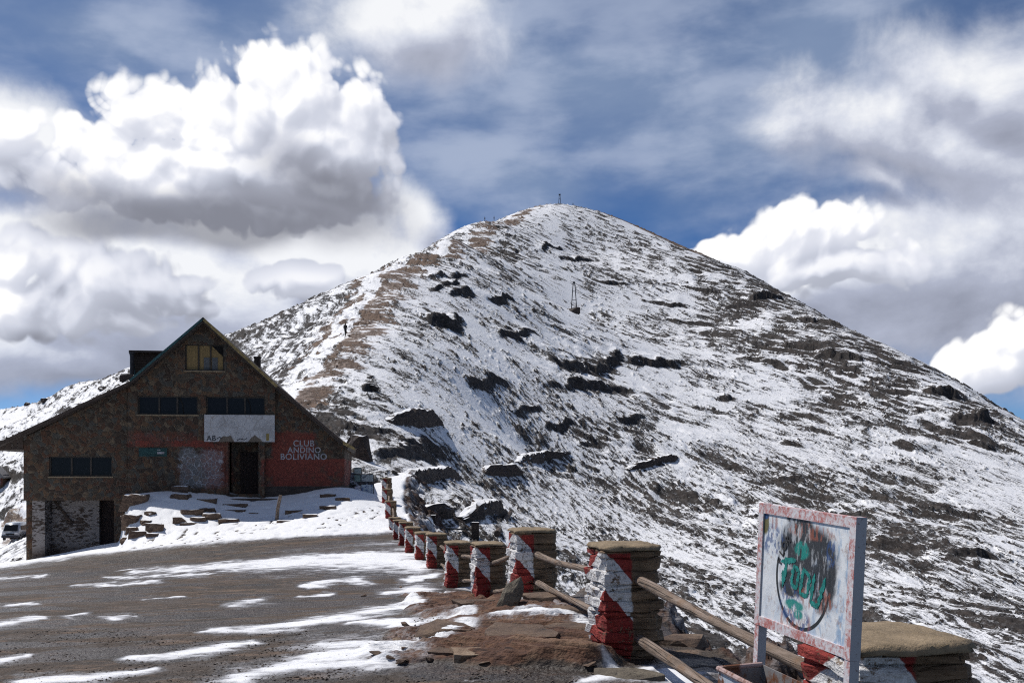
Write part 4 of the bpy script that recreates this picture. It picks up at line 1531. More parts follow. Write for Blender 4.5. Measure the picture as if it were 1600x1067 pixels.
ORD = ['second', 'third', 'fourth', 'fifth', 'sixth', 'seventh', 'eighth', 'ninth', 'tenth', 'eleventh', 'twelfth', 'thirteenth', 'fourteenth']
PIL = []
TOPV = [1002, 850, 826, 848, 846, 833, 831, 823, 815, 812, 808, 782, 763, 746]
for i, c in enumerate(FENCE):
    zt = EYE + (HV - TOPV[i]) / F * c[1] - 0.06
    zg = float(yard(np.array([c[0]]), np.array([c[1]]))[0])
    if i == 0:
        lab = 'wide red and white stone pillar close behind the scrawled sign board, nearest pillar of the fence'
    elif i == 1:
        lab = 'tall red and white stone pillar standing free between the rust rock and the snowy slope'
    elif i == 2:
        lab = 'red and white stone pillar with a grey slab leaning at its foot'
    elif i == len(FENCE) - 1:
        lab = 'farthest red topped pillar, up beside the small notice boards'
    else:
        lab = '%s red and white pillar from the near end of the fence' % ORD[i - 1]
    PIL.append(build_pillar(i, (c[0], c[1], zg), 1.0, lab, ztop=zt, w=0.52 if i != 2 else 0.56))


def build_rail(i, top, label, drop, ax=0.30):
    """a log from the far pillar's near face to the near pillar's far side"""
    rf, af, zf = PIL[i + 1]
    rn, an, zn = PIL[i]
    r = random.Random(500 + i * 2 + top)
    a = Vector((rf.location.x, rf.location.y, 0)) + Matrix.Rotation(af, 3, 'Z') @ Vector((ax, 0.10, 0))
    b = Vector((rn.location.x, rn.location.y, 0)) + Matrix.Rotation(an, 3, 'Z') @ Vector((ax - 0.02, 0.60, 0))
    a.z = zf - drop
    b.z = zn - drop + r.uniform(-.03, .03)
    ra = math.atan2(b.y - a.y, b.x - a.x) - math.pi / 2
    back = Matrix.Rotation(-ra, 3, 'Z')
    o = empty('fence_rail', a, label, 'rail', 'weathered log rails between the pillars', ra)
    bm = BM()
    n = 12
    r0 = r.uniform(.037, .044)
    pts, rad = [], []
    for k in range(n + 1):
        s = k / n
        p = back @ (a.lerp(b, s) - a)
        p += Vector((0.035 * math.sin(s * 5 + i), 0, 0.03 * math.sin(s * 4.1 + i * 2 + top)))
        pts.append(p)
        rad.append(r0 * (1 + 0.10 * math.sin(s * 9 + i)) * (1.0 - 0.18 * s))
    rad[0] *= 0.85
    tube(bm, pts, rad, 10)
    for v in bm.verts:
        v.co += Vector((perlin(v.co.x * 30 + i, v.co.y * 4), 0, perlin(v.co.z * 30, v.co.y * 4 + i))) * 0.008
    lg = obj('log', bm, M_wood, o, smooth=True)
    bm = BM()
    p0, p1 = pts[0], pts[1]
    dr = (p1 - p0).normalized()
    tube(bm, [p0 - dr * .012, p0 + dr * .0015], [rad[0] * .80, rad[0] * .93], 10)
    obj('cut_end', bm, plain_cache('pale_cut_wood', (0.36, 0.27, 0.17)), lg)
    return o


_pc = {}


def plain_cache(name, col, *a):
    if name not in _pc:
        _pc[name] = plain(name, col, *a)
    return _pc[name]


where = ['passing behind the sign board', 'between the rust rock and the tall pillar', 'behind the leaning slab', 'third bay from the sign', 'fourth bay of the fence', 'fifth bay of the fence',
         'sixth bay of the fence', 'seventh bay of the fence', 'eighth bay of the fence', 'ninth bay of the fence', 'tenth bay of the fence', 'bay below the crest', 'last bay beside the notice boards']
for i in range(len(FENCE) - 1):
    if i in (8, 9):
        continue
    build_rail(i, 1, 'upper log rail %s' % where[i], 0.27)
    if i < 10:
        build_rail(i, 0, 'lower log rail %s' % where[i], 0.74 if i != 1 else 0.66)


# ------------------------------------------------------------------ the scrawled sign board and its bin
def sign_panel_material():
    m, t, b = new_mat('smeared_sign_paint')
    co = t.node('ShaderNodeTexCoord').outputs['Object']
    x, y, z = t.sep(co)                         # x along the board 0..0.68, z up 0..0.46
    n = t.noise(co, 14, 6, 0.7)
    nb = t.noise(co, 5, 5, 0.6, 0.4)
    sm = t.noise(t.vm('MULTIPLY', co, (9, 1, 3.2)), 2.2, 5, 0.65, 0.6)

    def spot(cx, cz, rx, rz, w=0.9):
        d = t.vm('LENGTH', t.comb(t.m('DIVIDE', t.sub(x, cx), rx), 0.0, t.m('DIVIDE', t.sub(z, cz), rz)))
        return t.ss(t.add(d, t.mul(t.sub(nb, 0.5), w)), 1.15, 0.75)
    col = t.mix(t.ss(n, 0.35, 0.65), (0.68, 0.71, 0.75), (0.84, 0.85, 0.86))
    col = t.mix(t.mul(t.ss(sm, 0.50, 0.62), t.ss(x, 0.25, 0.6, 0.25, 0.85)), col, (0.26, 0.40, 0.58))
    col = t.mix(t.mul(t.ss(t.noise(co, 24, 5, 0.75), 0.54, 0.66), 0.55), col, (0.34, 0.20, 0.15))
    # soot cloud
    soot = t.m('MAXIMUM', spot(0.31, 0.40, 0.10, 0.055), t.m('MAXIMUM', spot(0.36, 0.335, 0.21, 0.095), t.m('MAXIMUM', spot(0.27, 0.18, 0.10, 0.035), spot(0.47, 0.26, 0.09, 0.145))))
    soot = t.m('MAXIMUM', soot, spot(0.25, 0.445, 0.06, 0.03))
    soot = t.m('MAXIMUM', soot, t.m('MAXIMUM', spot(0.22, 0.34, 0.05, 0.08), spot(0.33, 0.21, 0.14, 0.05)))
    streak = t.ss(t.noise(t.vm('MULTIPLY', co, (17, 1, 7)), 1.3, 5, 0.65), 0.62, 0.48)
    col = t.mix(t.mul(soot, t.ss(streak, 0, 1, 0.42, 0.97)), col, (0.022, 0.022, 0.026))
    # ring of the old emblem
    d = t.vm('LENGTH', t.comb(t.sub(x, 0.335), 0.0, t.sub(z, 0.225)))
    ring = t.mul(t.ss(t.m('ABSOLUTE', t.sub(d, 0.183)), 0.0085, 0.0060), t.ss(n, 0.30, 0.40))
    col = t.mix(t.mul(ring, t.ss(z, 0.33, 0.25)), col, (0.03, 0.032, 0.035))
    # orange, blue and teal smears
    org = t.ss(t.noise(t.vm('MULTIPLY', co, (26, 1, 9)), 1.6, 4, 0.6), 0.50, 0.57)
    om = t.m('MAXIMUM', spot(0.43, 0.165, 0.13, 0.045, 0.8), t.m('MAXIMUM', spot(0.30, 0.06, 0.13, 0.055, 0.8), t.m('MAXIMUM', spot(0.38, 0.40, 0.16, 0.03, 0.5), spot(0.10, 0.41, 0.06, 0.03, 0.5))))
    col = t.mix(t.mul(t.mul(om, org), 0.65), col, (0.36, 0.11, 0.065))
    blu = t.ss(t.noise(t.vm('MULTIPLY', co, (18, 1, 10)), 2.1, 4, 0.6), 0.47, 0.54)
    bm_ = t.m('MAXIMUM', spot(0.26, 0.115, 0.08, 0.075, 0.8), t.m('MAXIMUM', spot(0.36, 0.04, 0.05, 0.07, 0.6), t.m('MAXIMUM', spot(0.52, 0.34, 0.03, 0.05, 0.4), spot(0.10, 0.345, 0.09, 0.06, 0.5))))
    col = t.mix(t.mul(t.mul(bm_, blu), 0.75), col, (0.035, 0.085, 0.24))
    col = t.mix(t.mul(spot(0.045, 0.40, 0.030, 0.045, 0.4), 0.95), col, (0.14, 0.12, 0.03))
    col = t.mix(t.mul(spot(0.045, 0.432, 0.028, 0.016, 0.3), 0.9), col, (0.02, 0.07, 0.20))
    tl = t.m('MAXIMUM', spot(0.325, 0.325, 0.048, 0.030, 1.6), t.m('MAXIMUM', spot(0.29, 0.120, 0.075, 0.022, 0.9), spot(0.32, 0.09, 0.035, 0.022, 0.9)))
    tl = t.mul(tl, t.ss(t.noise(t.vm('MULTIPLY', co, (22, 1, 8)), 1.5, 5, 0.7), 0.40, 0.50, 0.0, 0.95))
    col = t.mix(tl, col, (0.015, 0.26, 0.22))
    t.put(b.inputs['Base Color'], col)
    b.inputs['Roughness'].default_value = 0.5
    t.put(b.inputs['Normal'], t.bump(n, 0.25, 0.004))
    return m


def worn_frame_material():
    m, t, b = new_mat('worn_red_white_frame')
    tc = t.node('ShaderNodeTexCoord')
    co = tc.outputs['Object']
    n = t.noise(co, 12, 6, 0.75)
    n2 = t.noise(co, 60, 5, 0.75)
    col = t.mix(t.ss(t.add(n, t.mul(t.sub(n2, .5), 1.1)), 0.38, 0.68), (0.70, 0.67, 0.69), (0.48, 0.16, 0.14))
    col = t.mix(t.ss(n2, 0.62, 0.72), col, (0.62, 0.60, 0.62))
    nx = t.sep(tc.outputs['Normal'])[0]
    grey = t.mix(t.ss(n2, 0.58, 0.68), (0.36, 0.37, 0.41), (0.13, 0.08, 0.07))
    col = t.mix(t.ss(t.m('ABSOLUTE', nx), 0.6, 0.8), col, grey)
    col = t.mix(t.ss(n, 0.70, 0.78), col, (0.11, 0.06, 0.045))
    t.put(b.inputs['Base Color'], col)
    b.inputs['Roughness'].default_value = 0.55
    t.put(b.inputs['Normal'], t.bump(n2, 0.3, 0.004))
    return m


def rusty_metal(name, paint):
    m, t, b = new_mat(name)
    co = t.node('ShaderNodeTexCoord').outputs['Object']
    n = t.noise(co, 8, 7, 0.72)
    n2 = t.noise(t.vm('MULTIPLY', co, (1, 1, 0.3)), 30, 5, 0.7)
    col = t.mix(t.ss(t.add(n, t.mul(t.sub(n2, .5), .6)), 0.47, 0.60), paint, (0.16, 0.065, 0.032))
    col = t.mix(t.ss(n2, 0.62, 0.75), col, (0.06, 0.035, 0.025))
    t.put(b.inputs['Base Color'], col)
    b.inputs['Roughness'].default_value = 0.6
    t.put(b.inputs['Normal'], t.bump(n2, 0.4, 0.006))
    return m


M_tealpaint = plain('teal_spray_paint', (0.018, 0.21, 0.185), 0.5, 0, 0.6, 45, 0.2, 0.002)


def build_sign():
    far = Vector(pt(1175, 970, 4.05))
    near = Vector(pt(1324, 1021, 3.40))
    xd = Vector((near.x - far.x, near.y - far.y, 0))
    W = xd.length
    ang = math.atan2(xd.y, xd.x)
    zb = (far.z + near.z) / 2
    ground = -0.02
    far = far - xd.normalized() * 0.045
    root = empty('notice_board', (far.x, far.y, ground), 'scrawled white sign board with worn red frame on two posts before the nearest pillar', 'sign board', None, ang)
    root.rotation_euler = (R(-1.5), R(2.5), ang)
    h0 = zb - ground
    H = 0.475
    # local frame: x along the board (far to near), -y is the painted face, z up
    b_ = 0.036
    bm = BM()
    box(bm, b_, W - b_, -.012, .012, h0 + b_, h0 + H - b_)
    panel = bm
    for v in panel.verts:
        v.co -= Vector((0, 0, h0))
    P = obj('panel', panel, sign_panel_material(), root, (0, 0, h0))
    fm = worn_frame_material()
    bm = BM()
    box(bm, b_, W - b_, -.017, .016, h0 + H - b_, h0 + H)
    obj('frame_rail', bm, fm, root)
    bm = BM()
    box(bm, b_, W - b_, -.017, .016, h0, h0 + b_)
    obj('frame_rail', bm, fm, root)
    for x0 in (0, W - b_):
        bm = BM()
        box(bm, x0, x0 + b_, -.018, .022, h0 - .002, h0 + H + .002)
        obj('frame_stile', bm, fm, root)
        bm = BM()
        box(bm, x0 + .002, x0 + b_ - .001, -.016, .020, -.25, h0 - .003)
        obj('post', bm, fm, root)
    # teal sprayed letters: ragged bars set a millimetre proud of the panel
    bm = BM()
    strokes = [((.185, .270), (.285, .285), .014), ((.225, .278), (.200, .180), .013),
               ((.275, .262), (.262, .195), .012), ((.262, .195), (.300, .182), .011), ((.300, .182), (.315, .250), .012), ((.315, .250), (.275, .264), .011),
               ((.345, .262), (.325, .172), .013), ((.345, .260), (.390, .240), .011), ((.390, .240), (.375, .165), .012), ((.375, .165), (.325, .170), .011),
               ((.420, .250), (.400, .150), .013), ((.400, .150), (.450, .140), .012), ((.450, .140), (.490, .245), .013), ((.195, .235), (.20, .19), .01)]
    r = random.Random(3)
    for (x0, z0), (x1, z1), w in strokes:
        n = 16
        a, c = [], []
        nx, nz = -(z1 - z0), x1 - x0
        L = math.hypot(nx, nz)
        nx, nz = nx / L, nz / L
        w *= 0.78
        for k in range(n + 1):
            s = k / n * 1.1 - .05
            end = min(1, 3.5 * min(k, n - k) / n + 0.25)
            px, pz = x0 + (x1 - x0) * s, z0 + (z1 - z0) * s
            wa, wb = w * end * (1 + r.uniform(-.45, .35)), w * end * (1 + r.uniform(-.45, .35))
            a.append((px + nx * wa, pz + nz * wa))
            c.append((px - nx * wb, pz - nz * wb))
        prism(bm, a + c[::-1], -.0130 - r.uniform(0, .0008), -.0121)
    obj('sprayed_letters', bm, M_tealpaint, P)
    for ch, th in (('F', 165), ('L', 153), ('O', 142), ('R', 131)):
        x = .335 + .155 * math.cos(R(th))
        z = .225 + .155 * math.sin(R(th))
        text_mesh(ch, 0.046, M_ink, 'emblem_letter', P, (x, -.0135, z), (R(90), R(-(th - 90)), 0), 0.0008)
    # bin hung between the posts, open at the top
    D = 0.18
    rim = h0 - 0.135
    loc = root.location
    bin_root = empty('litter_bin', loc, 'rusty open metal litter bin hanging under the scrawled sign board', 'bin', None, ang)
    bin_root.rotation_euler = root.rotation_euler
    pm = rusty_metal('rusty_white_bin', (0.50, 0.55, 0.62))
    pin = rusty_metal('rusty_bin_inside', (0.22, 0.21, 0.21))
    x0, x1, zb0 = b_ + .09, W - b_ - .012, rim - .42
    th = .006

    def wall(name, bm, mat):
        return obj(name, bm, mat, bin_root)
    bm = BM(); box(bm, x0, x1, -.045, -.045 + th, zb0, rim); wall('back_panel', bm, pin)
    bm = BM(); box(bm, x0, x1, -.045 - D, -.045 - D + th, zb0, rim - .02); f = wall('front_panel', bm, pm)
    bm = BM(); box(bm, x0, x0 + th, -.045 - D + th, -.045, zb0, rim - .01); wall('end_panel', bm, pin)
    bm = BM(); box(bm, x1 - th, x1, -.045 - D + th, -.045, zb0, rim - .01); wall('end_panel', bm, pm)
    bm = BM(); box(bm, x0 + th, x1 - th, -.045 - D + th, -.045, zb0, zb0 + th); wall('base_panel', bm, pin)
    bm = BM()
    tube(bm, [(x0, -.045 - D, rim - .012), (x1, -.045 - D, rim - .012)], 0.011, 8)
    tube(bm, [(x0, -.045 - D, rim - .012), (x0, -.045, rim)], 0.010, 8)
    wall('rolled_rim', bm, rusty_metal('worn_rim', (0.42, 0.30, 0.28)))


build_sign()


# ------------------------------------------------------------------ loose rocks
def place_rock(u, v, wpx, hpx, label, seed, mat=None, slab=True, depth=None, tilt=(0, 0), rz=0.0, group=None, sink=0.25, name='rock', cat='rock', on_m=False):
    p = on_mountain(u, v) if on_m else hit(u, v)
    w = wpx / F * p.y
    h = hpx / F * p.y
    d = depth if depth else w * 0.7
    bm = rock_bm(w, d, h, seed, 30, slab)
    o = obj(name, bm, mat or M_rock, None, (p.x, p.y + d * 0.35, p.z - h * sink))
    o.rotation_euler = (R(tilt[0]), R(tilt[1]), R(rz))
    return tag(o, label, cat, group)


G_T = 'broken slabs on the snow in front of the lodge'
for k, (u, v, w, h, lab, dp) in enumerate([
        (299, 806, 33, 10, 'long snow-topped stone left of the upper terrace row', 0.7), (325, 800, 22, 8, 'small stone at the right end of the upper terrace row', 0.5),
        (282, 819, 26, 12, 'blocky stone at the left end of the lower terrace row', 0.7), (306, 815, 26, 9, 'flat stone in the middle of the lower terrace row', 0.6), (331, 812, 27, 12, 'pale squared stone at the right end of the lower terrace row', 0.7),
        (357, 816, 28, 7, 'pointed brown slab right of the terrace rows', 0.7), (296, 822, 28, 5, 'thin dark slab below the lower terrace row', 0.4),
        (233, 806, 19, 9, 'round boulder alone on the upper snow near the wing', 0.5), (200, 822, 26, 20, 'big dark block against the stone pier', 0.8), (239, 832, 28, 16, 'overhanging block above the boulder heap', 0.8),
        (213, 841, 22, 12, 'middle stone of the boulder heap by the pier', 0.6), (237, 839, 17, 8, 'small stone at the right foot of the boulder heap', 0.5), (193, 849, 14, 12, 'lowest stone of the boulder heap beside the lower door', 0.5),
        (225, 822, 16, 9, 'stone on top of the boulder heap', 0.5), (205, 832, 17, 10, 'stone wedged behind the boulder heap', 0.5),
        (204, 792, 40, 22, 'large snow-capped block at the corner of the gable wall', 1.2), (279, 780, 30, 10, 'bottom step block against the gable wall', 0.8), (280, 770, 22, 13, 'upper step block against the gable wall', 0.6),
        (322, 785, 27, 7, 'dark stone in the shade in front of the whitewashed patch', 0.5), (366, 791, 32, 4, 'flat slab at the edge of the shade below the door', 0.6),
        (511, 778, 22, 7, 'dark stone in the shade near the right corner of the lodge', 0.6), (512, 796, 23, 8, 'tan slab just beyond the shade at the right', 0.8), (458, 802, 24, 6, 'thin slab right of the leaning post', 0.5),
        (483, 810, 20, 8, 'tan block on the trodden snow right of the leaning post', 0.5), (534, 784, 21, 7, 'rust slab below the right corner of the lodge', 0.6), (362, 798, 36, 3, 'long thin plank-like slab at the sunlit edge', 0.4),
        (443, 816, 20, 4, 'thin slab lying at the foot of the leaning post', 0.4), (395, 803, 12, 3, 'tiny flat stone between slab and post', 0.3)]):
    shade = v < 797
    place_rock(u, v + 1, w * 1.12, h * 1.3, lab, 10 + k, M_rock, slab=(k not in (7, 12)), depth=dp, group=G_T, rz=random.Random(k).uniform(-12, 12), sink=0.2)

# plank and leaning post in front of the lodge
p = hit(396, 783)
bm = BM(); tube(bm, [(-1.15, 0, .06), (0, .05, .08), (1.15, .12, .07)], [.06, .07, .055], 7)
tag(obj('plank', bm, M_darkwood, None, p), 'dark timber lying on the shaded snow before the door', 'timber')
p = hit(434, 813)
bm = BM(); tube(bm, [(-.06, 0, -.15), (.0, 0, .55), (.13, .02, 1.18)], [.085, .08, .075], 8)
o = obj('leaning_post', bm, M_wood, None, p)
tag(o, 'short wooden post leaning right on the snow in front of the red wall', 'post')

# slabs along the near fence
p = hit(779, 957)
bm = rock_bm(0.27, 0.11, 0.60, 77, 26, False)
o = obj('leaning_slab', bm, M_slab, None, (p.x + .02, p.y + .35, p.z - .10))
o.rotation_euler = (R(-14), R(24), R(-28))
tag(o, 'grey slab leaning against the foot of a painted pillar', 'rock')
for k, (u, v, w, h, d, lab, mat, rz) in enumerate([
        (770, 1034, 130, 26, 0.45, 'pale tan slab lying at the near edge of the rust outcrop', M_tan, 8), (712, 1030, 70, 22, 0.4, 'jagged rust stone at the left tip of the outcrop', M_rust, -20),
        (905, 1030, 70, 14, 0.4, 'flat rust slab at the foot of the tall pillar', M_tan, 5), (985, 1062, 110, 15, 0.35, 'grey slab lying in snow below the tall pillar', M_slab, -4),
        (850, 945, 60, 22, 0.6, 'rust boulder between the two near painted pillars', M_rust, 15), (740, 950, 60, 16, 0.5, 'low rust slab in front of the fourth pillar', M_rust, 25),
        (820, 1002, 120, 20, 0.9, 'broad streaked slab in the middle of the rust outcrop', M_rust, -10), (705, 990, 90, 16, 0.8, 'long low slab at the snowy left side of the outcrop', M_rust, -15), (885, 992, 80, 18, 0.8, 'tilted slab before the tall pillar on the outcrop', M_rust, 20),
        (660, 1016, 70, 12, 0.5, 'small flat slab at the snow edge left of the outcrop', M_rust, 5), (1075, 1010, 60, 20, 0.5, 'red brown slab behind the lower rail', M_rust, -35), (900, 962, 30, 12, 1.0, 'narrow dark slab lying beside the lower rail', M_rust, 40)]):
    place_rock(u, v, w, h, lab, 200 + k, mat, True, d, rz=rz, group='loose slabs along the near fence', sink=0.3)


rs = random.Random(41)
n_ = 0
while n_ < 26:
    u, v = rs.uniform(560, 960), rs.uniform(915, 1050)
    if n_ < 16 and not (1000 < v < 1045 or 915 < v < 945):
        continue
    p = hit(u, v)
    if p.x > fence_x(p.y) - 0.1:
        continue
    s_ = rs.uniform(0.04, 0.12)
    o = obj('stone', rock_bm(s_ * 1.5, s_ * 1.1, s_ * rs.uniform(.22, .5), 700 + n_, 16, rs.random() < .5), M_tan if rs.random() < .3 else M_rust, None, (p.x, p.y, p.z + 0.02))
    o.rotation_euler = (rs.uniform(-.3, .3), rs.uniform(-.3, .3), rs.uniform(0, 6))
    tag(o, 'small broken stone lying loose on the rust outcrop and gravel by the fence', 'stone', 'small loose stones by the near fence')
    n_ += 1


def build_grit():
    """loose gravel of the yard: thousands of chips nobody could count"""
    g = np.random.default_rng(5)
    n = 10000
    v = g.uniform(930, 1110, n)
    y = np.clip(EYE * F / (v - HV), 3, 16)
    x = (g.uniform(-40, 1020, n) - CU) / F * y
    ok = x < fence_x(y) - 0.15
    x, y = x[ok], y[ok]
    keep = fbm(x * 0.8, y * 0.8, 3, seed=51) > -0.22
    x, y = x[keep], y[keep]
    n = len(x)
    z = yard(x, y)
    s = 0.004 + 0.010 * g.random(n) ** 3
    base = np.array([(1, 0, 0), (0, 1, 0), (-1, 0, 0), (0, -1, 0), (0, 0, 1), (0, 0, -1)], dtype=float)
    jit = base[None] + g.uniform(-.35, .35, (n, 6, 3))
    jit *= s[:, None, None] * np.array([1.3, 1.0, 0.7])
    co = jit + np.stack([x, y, z + s * 0.1], -1)[:, None, :]
    f = np.array([(0, 1, 4), (1, 2, 4), (2, 3, 4), (3, 0, 4), (1, 0, 5), (2, 1, 5), (3, 2, 5), (0, 3, 5)])
    fc = (f[None] + (np.arange(n) * 6)[:, None, None]).reshape(-1, 3)
    me = bpy.data.meshes.new('loose_gravel')
    me.vertices.add(n * 6)
    me.vertices.foreach_set('co', co.reshape(-1).astype(np.float32))
    me.loops.add(len(fc) * 3)
    me.loops.foreach_set('vertex_index', fc.reshape(-1).astype(np.int32))
    me.polygons.add(len(fc))
    me.polygons.foreach_set('loop_start', (np.arange(len(fc)) * 3).astype(np.int32))
    me.polygons.foreach_set('loop_total', np.full(len(fc), 3, dtype=np.int32))
    me.update(calc_edges=True)
    me.materials.append(stone_snow_material('gravel_chips', [(0.25, (0.05, 0.042, 0.038)), (0.45, (0.11, 0.085, 0.07)), (0.6, (0.20, 0.16, 0.13)), (0.8, (0.32, 0.28, 0.25))], 2.0, 9.0))
    o = bpy.data.objects.new('loose_gravel', me)
    COL.objects.link(o)
    tag(o, 'loose grey and brown gravel chips scattered over the forecourt', 'gravel', None, 'stuff')


build_grit()


# ------------------------------------------------------------------ small notice boards at the head of the fence
def board_material(name, base, blot):
    m, t, b = new_mat(name)
    co = t.node('ShaderNodeTexCoord').outputs['Object']
    n = t.noise(co, 5.5, 4, 0.6)
    f = t.noise(co, 18, 3, 0.6)
    col = t.mix(t.ss(n, 0.52, 0.60), base, blot)
    col = t.mix(t.ss(f, 0.58, 0.66), col, tuple(c * 0.4 for c in blot))
    t.put(b.inputs['Base Color'], col)
    b.inputs['Roughness'].default_value = 0.5
    return m


def small_board(u, vb, Y, wpx, boards, label, mats, rz=0.0):
    X, _, zb = pt(u, vb, Y)
    z = float(yard(np.array([X]), np.array([Y]))[0])
    z = max(z, zb) if abs(z - zb) < 0.4 else zb
    root = empty('information_board', (X, Y, z), label, 'sign board', None, rz)
    w = wpx / F * Y / 2
    top = (vb - boards[0][0]) / F * Y
    for sx in (-1, 1):
        bm = BM(); tube(bm, [(sx * w, 0, -.3), (sx * w, 0, top)], 0.022, 6); obj('leg', bm, M_iron, root)
    for (v0, v1), mt in zip(boards, mats):
        bm = BM()
        box(bm, -w + .03, w - .03, -.02, .02, (vb - v1) / F * Y, (vb - v0) / F * Y)
        for vv in bm.verts:
            pass
        pn = obj('panel', bm, mt, root)
        a, c = (vb - v1) / F * Y, (vb - v0) / F * Y
        for e in (c, a - .03):
            bm = BM()
            box(bm, -w + .02, w - .02, -.026, .026, e, e + .03)
            obj('edge_strip', bm, M_iron, pn)


small_board(574, 786, 53.5, 20, [(741, 752), (757, 773)], 'grey two panel notice board on thin legs by the last fence pillar',
            [board_material('faded_board_a', (0.30, 0.32, 0.33), (0.10, 0.11, 0.13)), board_material('faded_board_b', (0.40, 0.45, 0.50), (0.10, 0.14, 0.28))])
small_board(559, 756, 57, 12, [(731, 740), (742, 752)], 'small pale green notice board behind the grey one, beside the lodge corner',
            [board_material('pale_board_a', (0.42, 0.50, 0.50), (0.26, 0.34, 0.34)), board_material('pale_board_b', (0.25, 0.36, 0.34), (0.14, 0.22, 0.22))])
# low kerb wall beside the boards
p0, p1 = Vector(pt(538, 770, 54)), Vector(pt(600, 765, 57))


# ------------------------------------------------------------------ dry stone walls and ruins on the slope
def dry_wall(us, label, h, name='stone_wall', thick=0.9, seed=0, mound=True):
    """a rough retaining wall that follows the slope through the given photo points"""
    base = [on_mountain(u, v) for u, v in us]
    pts = []
    for a, b in zip(base[:-1], base[1:]):
        n = max(4, int((b - a).length / 0.5))
        pts += [a.lerp(b, k / n) for k in range(n)]
    pts.append(base[-1])
    o0 = pts[len(pts) // 2].copy()
    r = random.Random(seed)
    bm = BM()
    rows = []
    for i, p in enumerate(pts):
        d = (pts[min(i + 1, len(pts) - 1)] - pts[max(i - 1, 0)])
        d.z = 0
        d.normalize()
        nrm = Vector((d.y, -d.x, 0))
        if nrm.y > 0:
            nrm = -nrm
        e = min(1, 4.0 * min(i, len(pts) - 1 - i) / len(pts) + 0.22)
        hh = h * e * (0.85 + 0.3 * r.random())
        row = []
        for (s, t_) in ((0.55, -0.8), (0.52, 0.15), (0.5, 0.35), (0.46, 0.55), (0.42, 0.75), (0.34, 0.96), (-0.1, 1.0), (-0.5, 0.95), (-0.55, -0.8)):
            q = p - o0 + nrm * thick * s + Vector((0, 0, hh * t_ - 0.1))
            q += Vector((r.uniform(-.09, .09), r.uniform(-.09, .09), r.uniform(-.06, .06)))
            row.append(bm.verts.new(q))
        rows.append(row)
    for a, b in zip(rows[:-1], rows[1:]):
        for k in range(8):
            bm.faces.new((a[k], a[k + 1], b[k + 1], b[k]))
    bm.faces.new(rows[0])
    bm.faces.new(rows[-1][::-1])
    o = obj(name, bm, M_wallstone, None, o0)
    return tag(o, label, 'stone wall', 'dry stone walls on the snowy slope')


dry_wall([(606, 659), (640, 661), (686, 660)], 'straight dark stone wall on the slope above the lodge corner', 1.35, seed=1)
dry_wall([(604, 768), (630, 757), (670, 748), (712, 744)], 'curved stone wall under the path just behind the last pillar', 0.9, seed=2)
dry_wall([(752, 737), (780, 739), (812, 737)], 'short stone wall at the bend of the path', 0.9, seed=3)
dry_wall([(805, 722), (845, 714), (888, 708)], 'thin stone wall under the middle of the path', 0.8, seed=4)
dry_wall([(978, 733), (1010, 728), (1056, 715)], 'low stone wall at the right end of the path', 0.9, seed=5)
dry_wall([(715, 812), (745, 806), (784, 803)], 'broad dark stone wall of the ruin below the path', 1.0, seed=6)
dry_wall([(640, 806), (672, 806), (700, 800)], 'small rounded stone wall left of the ruin', 0.7, seed=8)
dry_wall([(545, 706), (562, 716), (580, 722)], 'dark stone bank behind the lodge corner', 1.6, seed=9)
dry_wall([(540, 772), (570, 770), (598, 768)], 'low kerb wall behind the notice boards', 0.5, seed=10, thick=0.6)

# burnt timber frame of the ruin
p = on_mountain(738, 838)
root = empty('ruined_frame', p, 'collapsed timber and wire frame standing before the broad dark stone wall', 'ruin')
s = p.y / F
bm = BM(); box(bm, -1.2 * s, 10 * s, -.2, .25, -.4, 22 * s); obj('stone_stub', bm, M_wallstone, root)
bm = BM()
tube(bm, [(-68 * s, .1, 14 * s), (-40 * s, 0, 12 * s), (4 * s, 0, 10 * s)], .05, 6)
obj('crossbar', bm, M_iron, root)
bm = BM()
tube(bm, [(-50 * s, 0, 3 * s), (-20 * s, 0, 1 * s), (2 * s, -.1, -1 * s)], .045, 6)
obj('crossbar', bm, M_iron, root)
for a_, b_ in (((-14, 20), (0, 8)), ((-12, 10), (1, -2)), ((-30, 30), (-12, 20))):
    bm = BM(); tube(bm, [(a_[0] * s, -.1, a_[1] * s), (b_[0] * s, -.1, b_[1] * s)], .06, 6); obj('strut', bm, M_wood, root)
p = on_mountain(674, 828)
bm = BM(); s = p.y / F
for k in range(5):
    box(bm, -6 * s - .02 * (k % 2), 6 * s + .02 * (k % 3), -.3, .3, -.3 + k * .23, -.3 + k * .23 + .224)
tag(obj('chimney_stub', bm, M_wallstone, None, p), 'square dark chimney stub behind the pillars', 'chimney')
p = on_mountain(776, 838)
p2 = on_mountain(797, 806)
bm = BM(); tube(bm, [Vector((0, 0, .15)), (p2 - p) * 0.5 + Vector((0, 0, .3)), (p2 - p) + Vector((0, 0, .25))], [.20, .19, .17], 9)
tag(obj('fallen_beam', bm, M_darkwood, None, p), 'thick dark beam lying on the snow right of the ruin', 'timber')

# boulders that stand out of the snow of the upper and lower slope
for k, (u, v, w, h, lab) in enumerate([
        (582, 610, 20, 12, 'tilted dark boulder on the clear snow below the hiker'), (196, 594, 24, 17, 'square dark boulder on the skyline left of the dormer'),
        (70, 628, 20, 9, 'dark boulder on the far left skyline'), (42, 634, 10, 8, 'small boulder perched on the far left skyline'), (160, 610, 28, 10, 'flat dark boulder just above the wing roof')]):
    place_rock(u, v, w, h, lab, 300 + k, M_wallstone, False, None, group='boulders on the snowy slope', on_m=True, sink=0.15, rz=20 * k, name='boulder', cat='boulder')


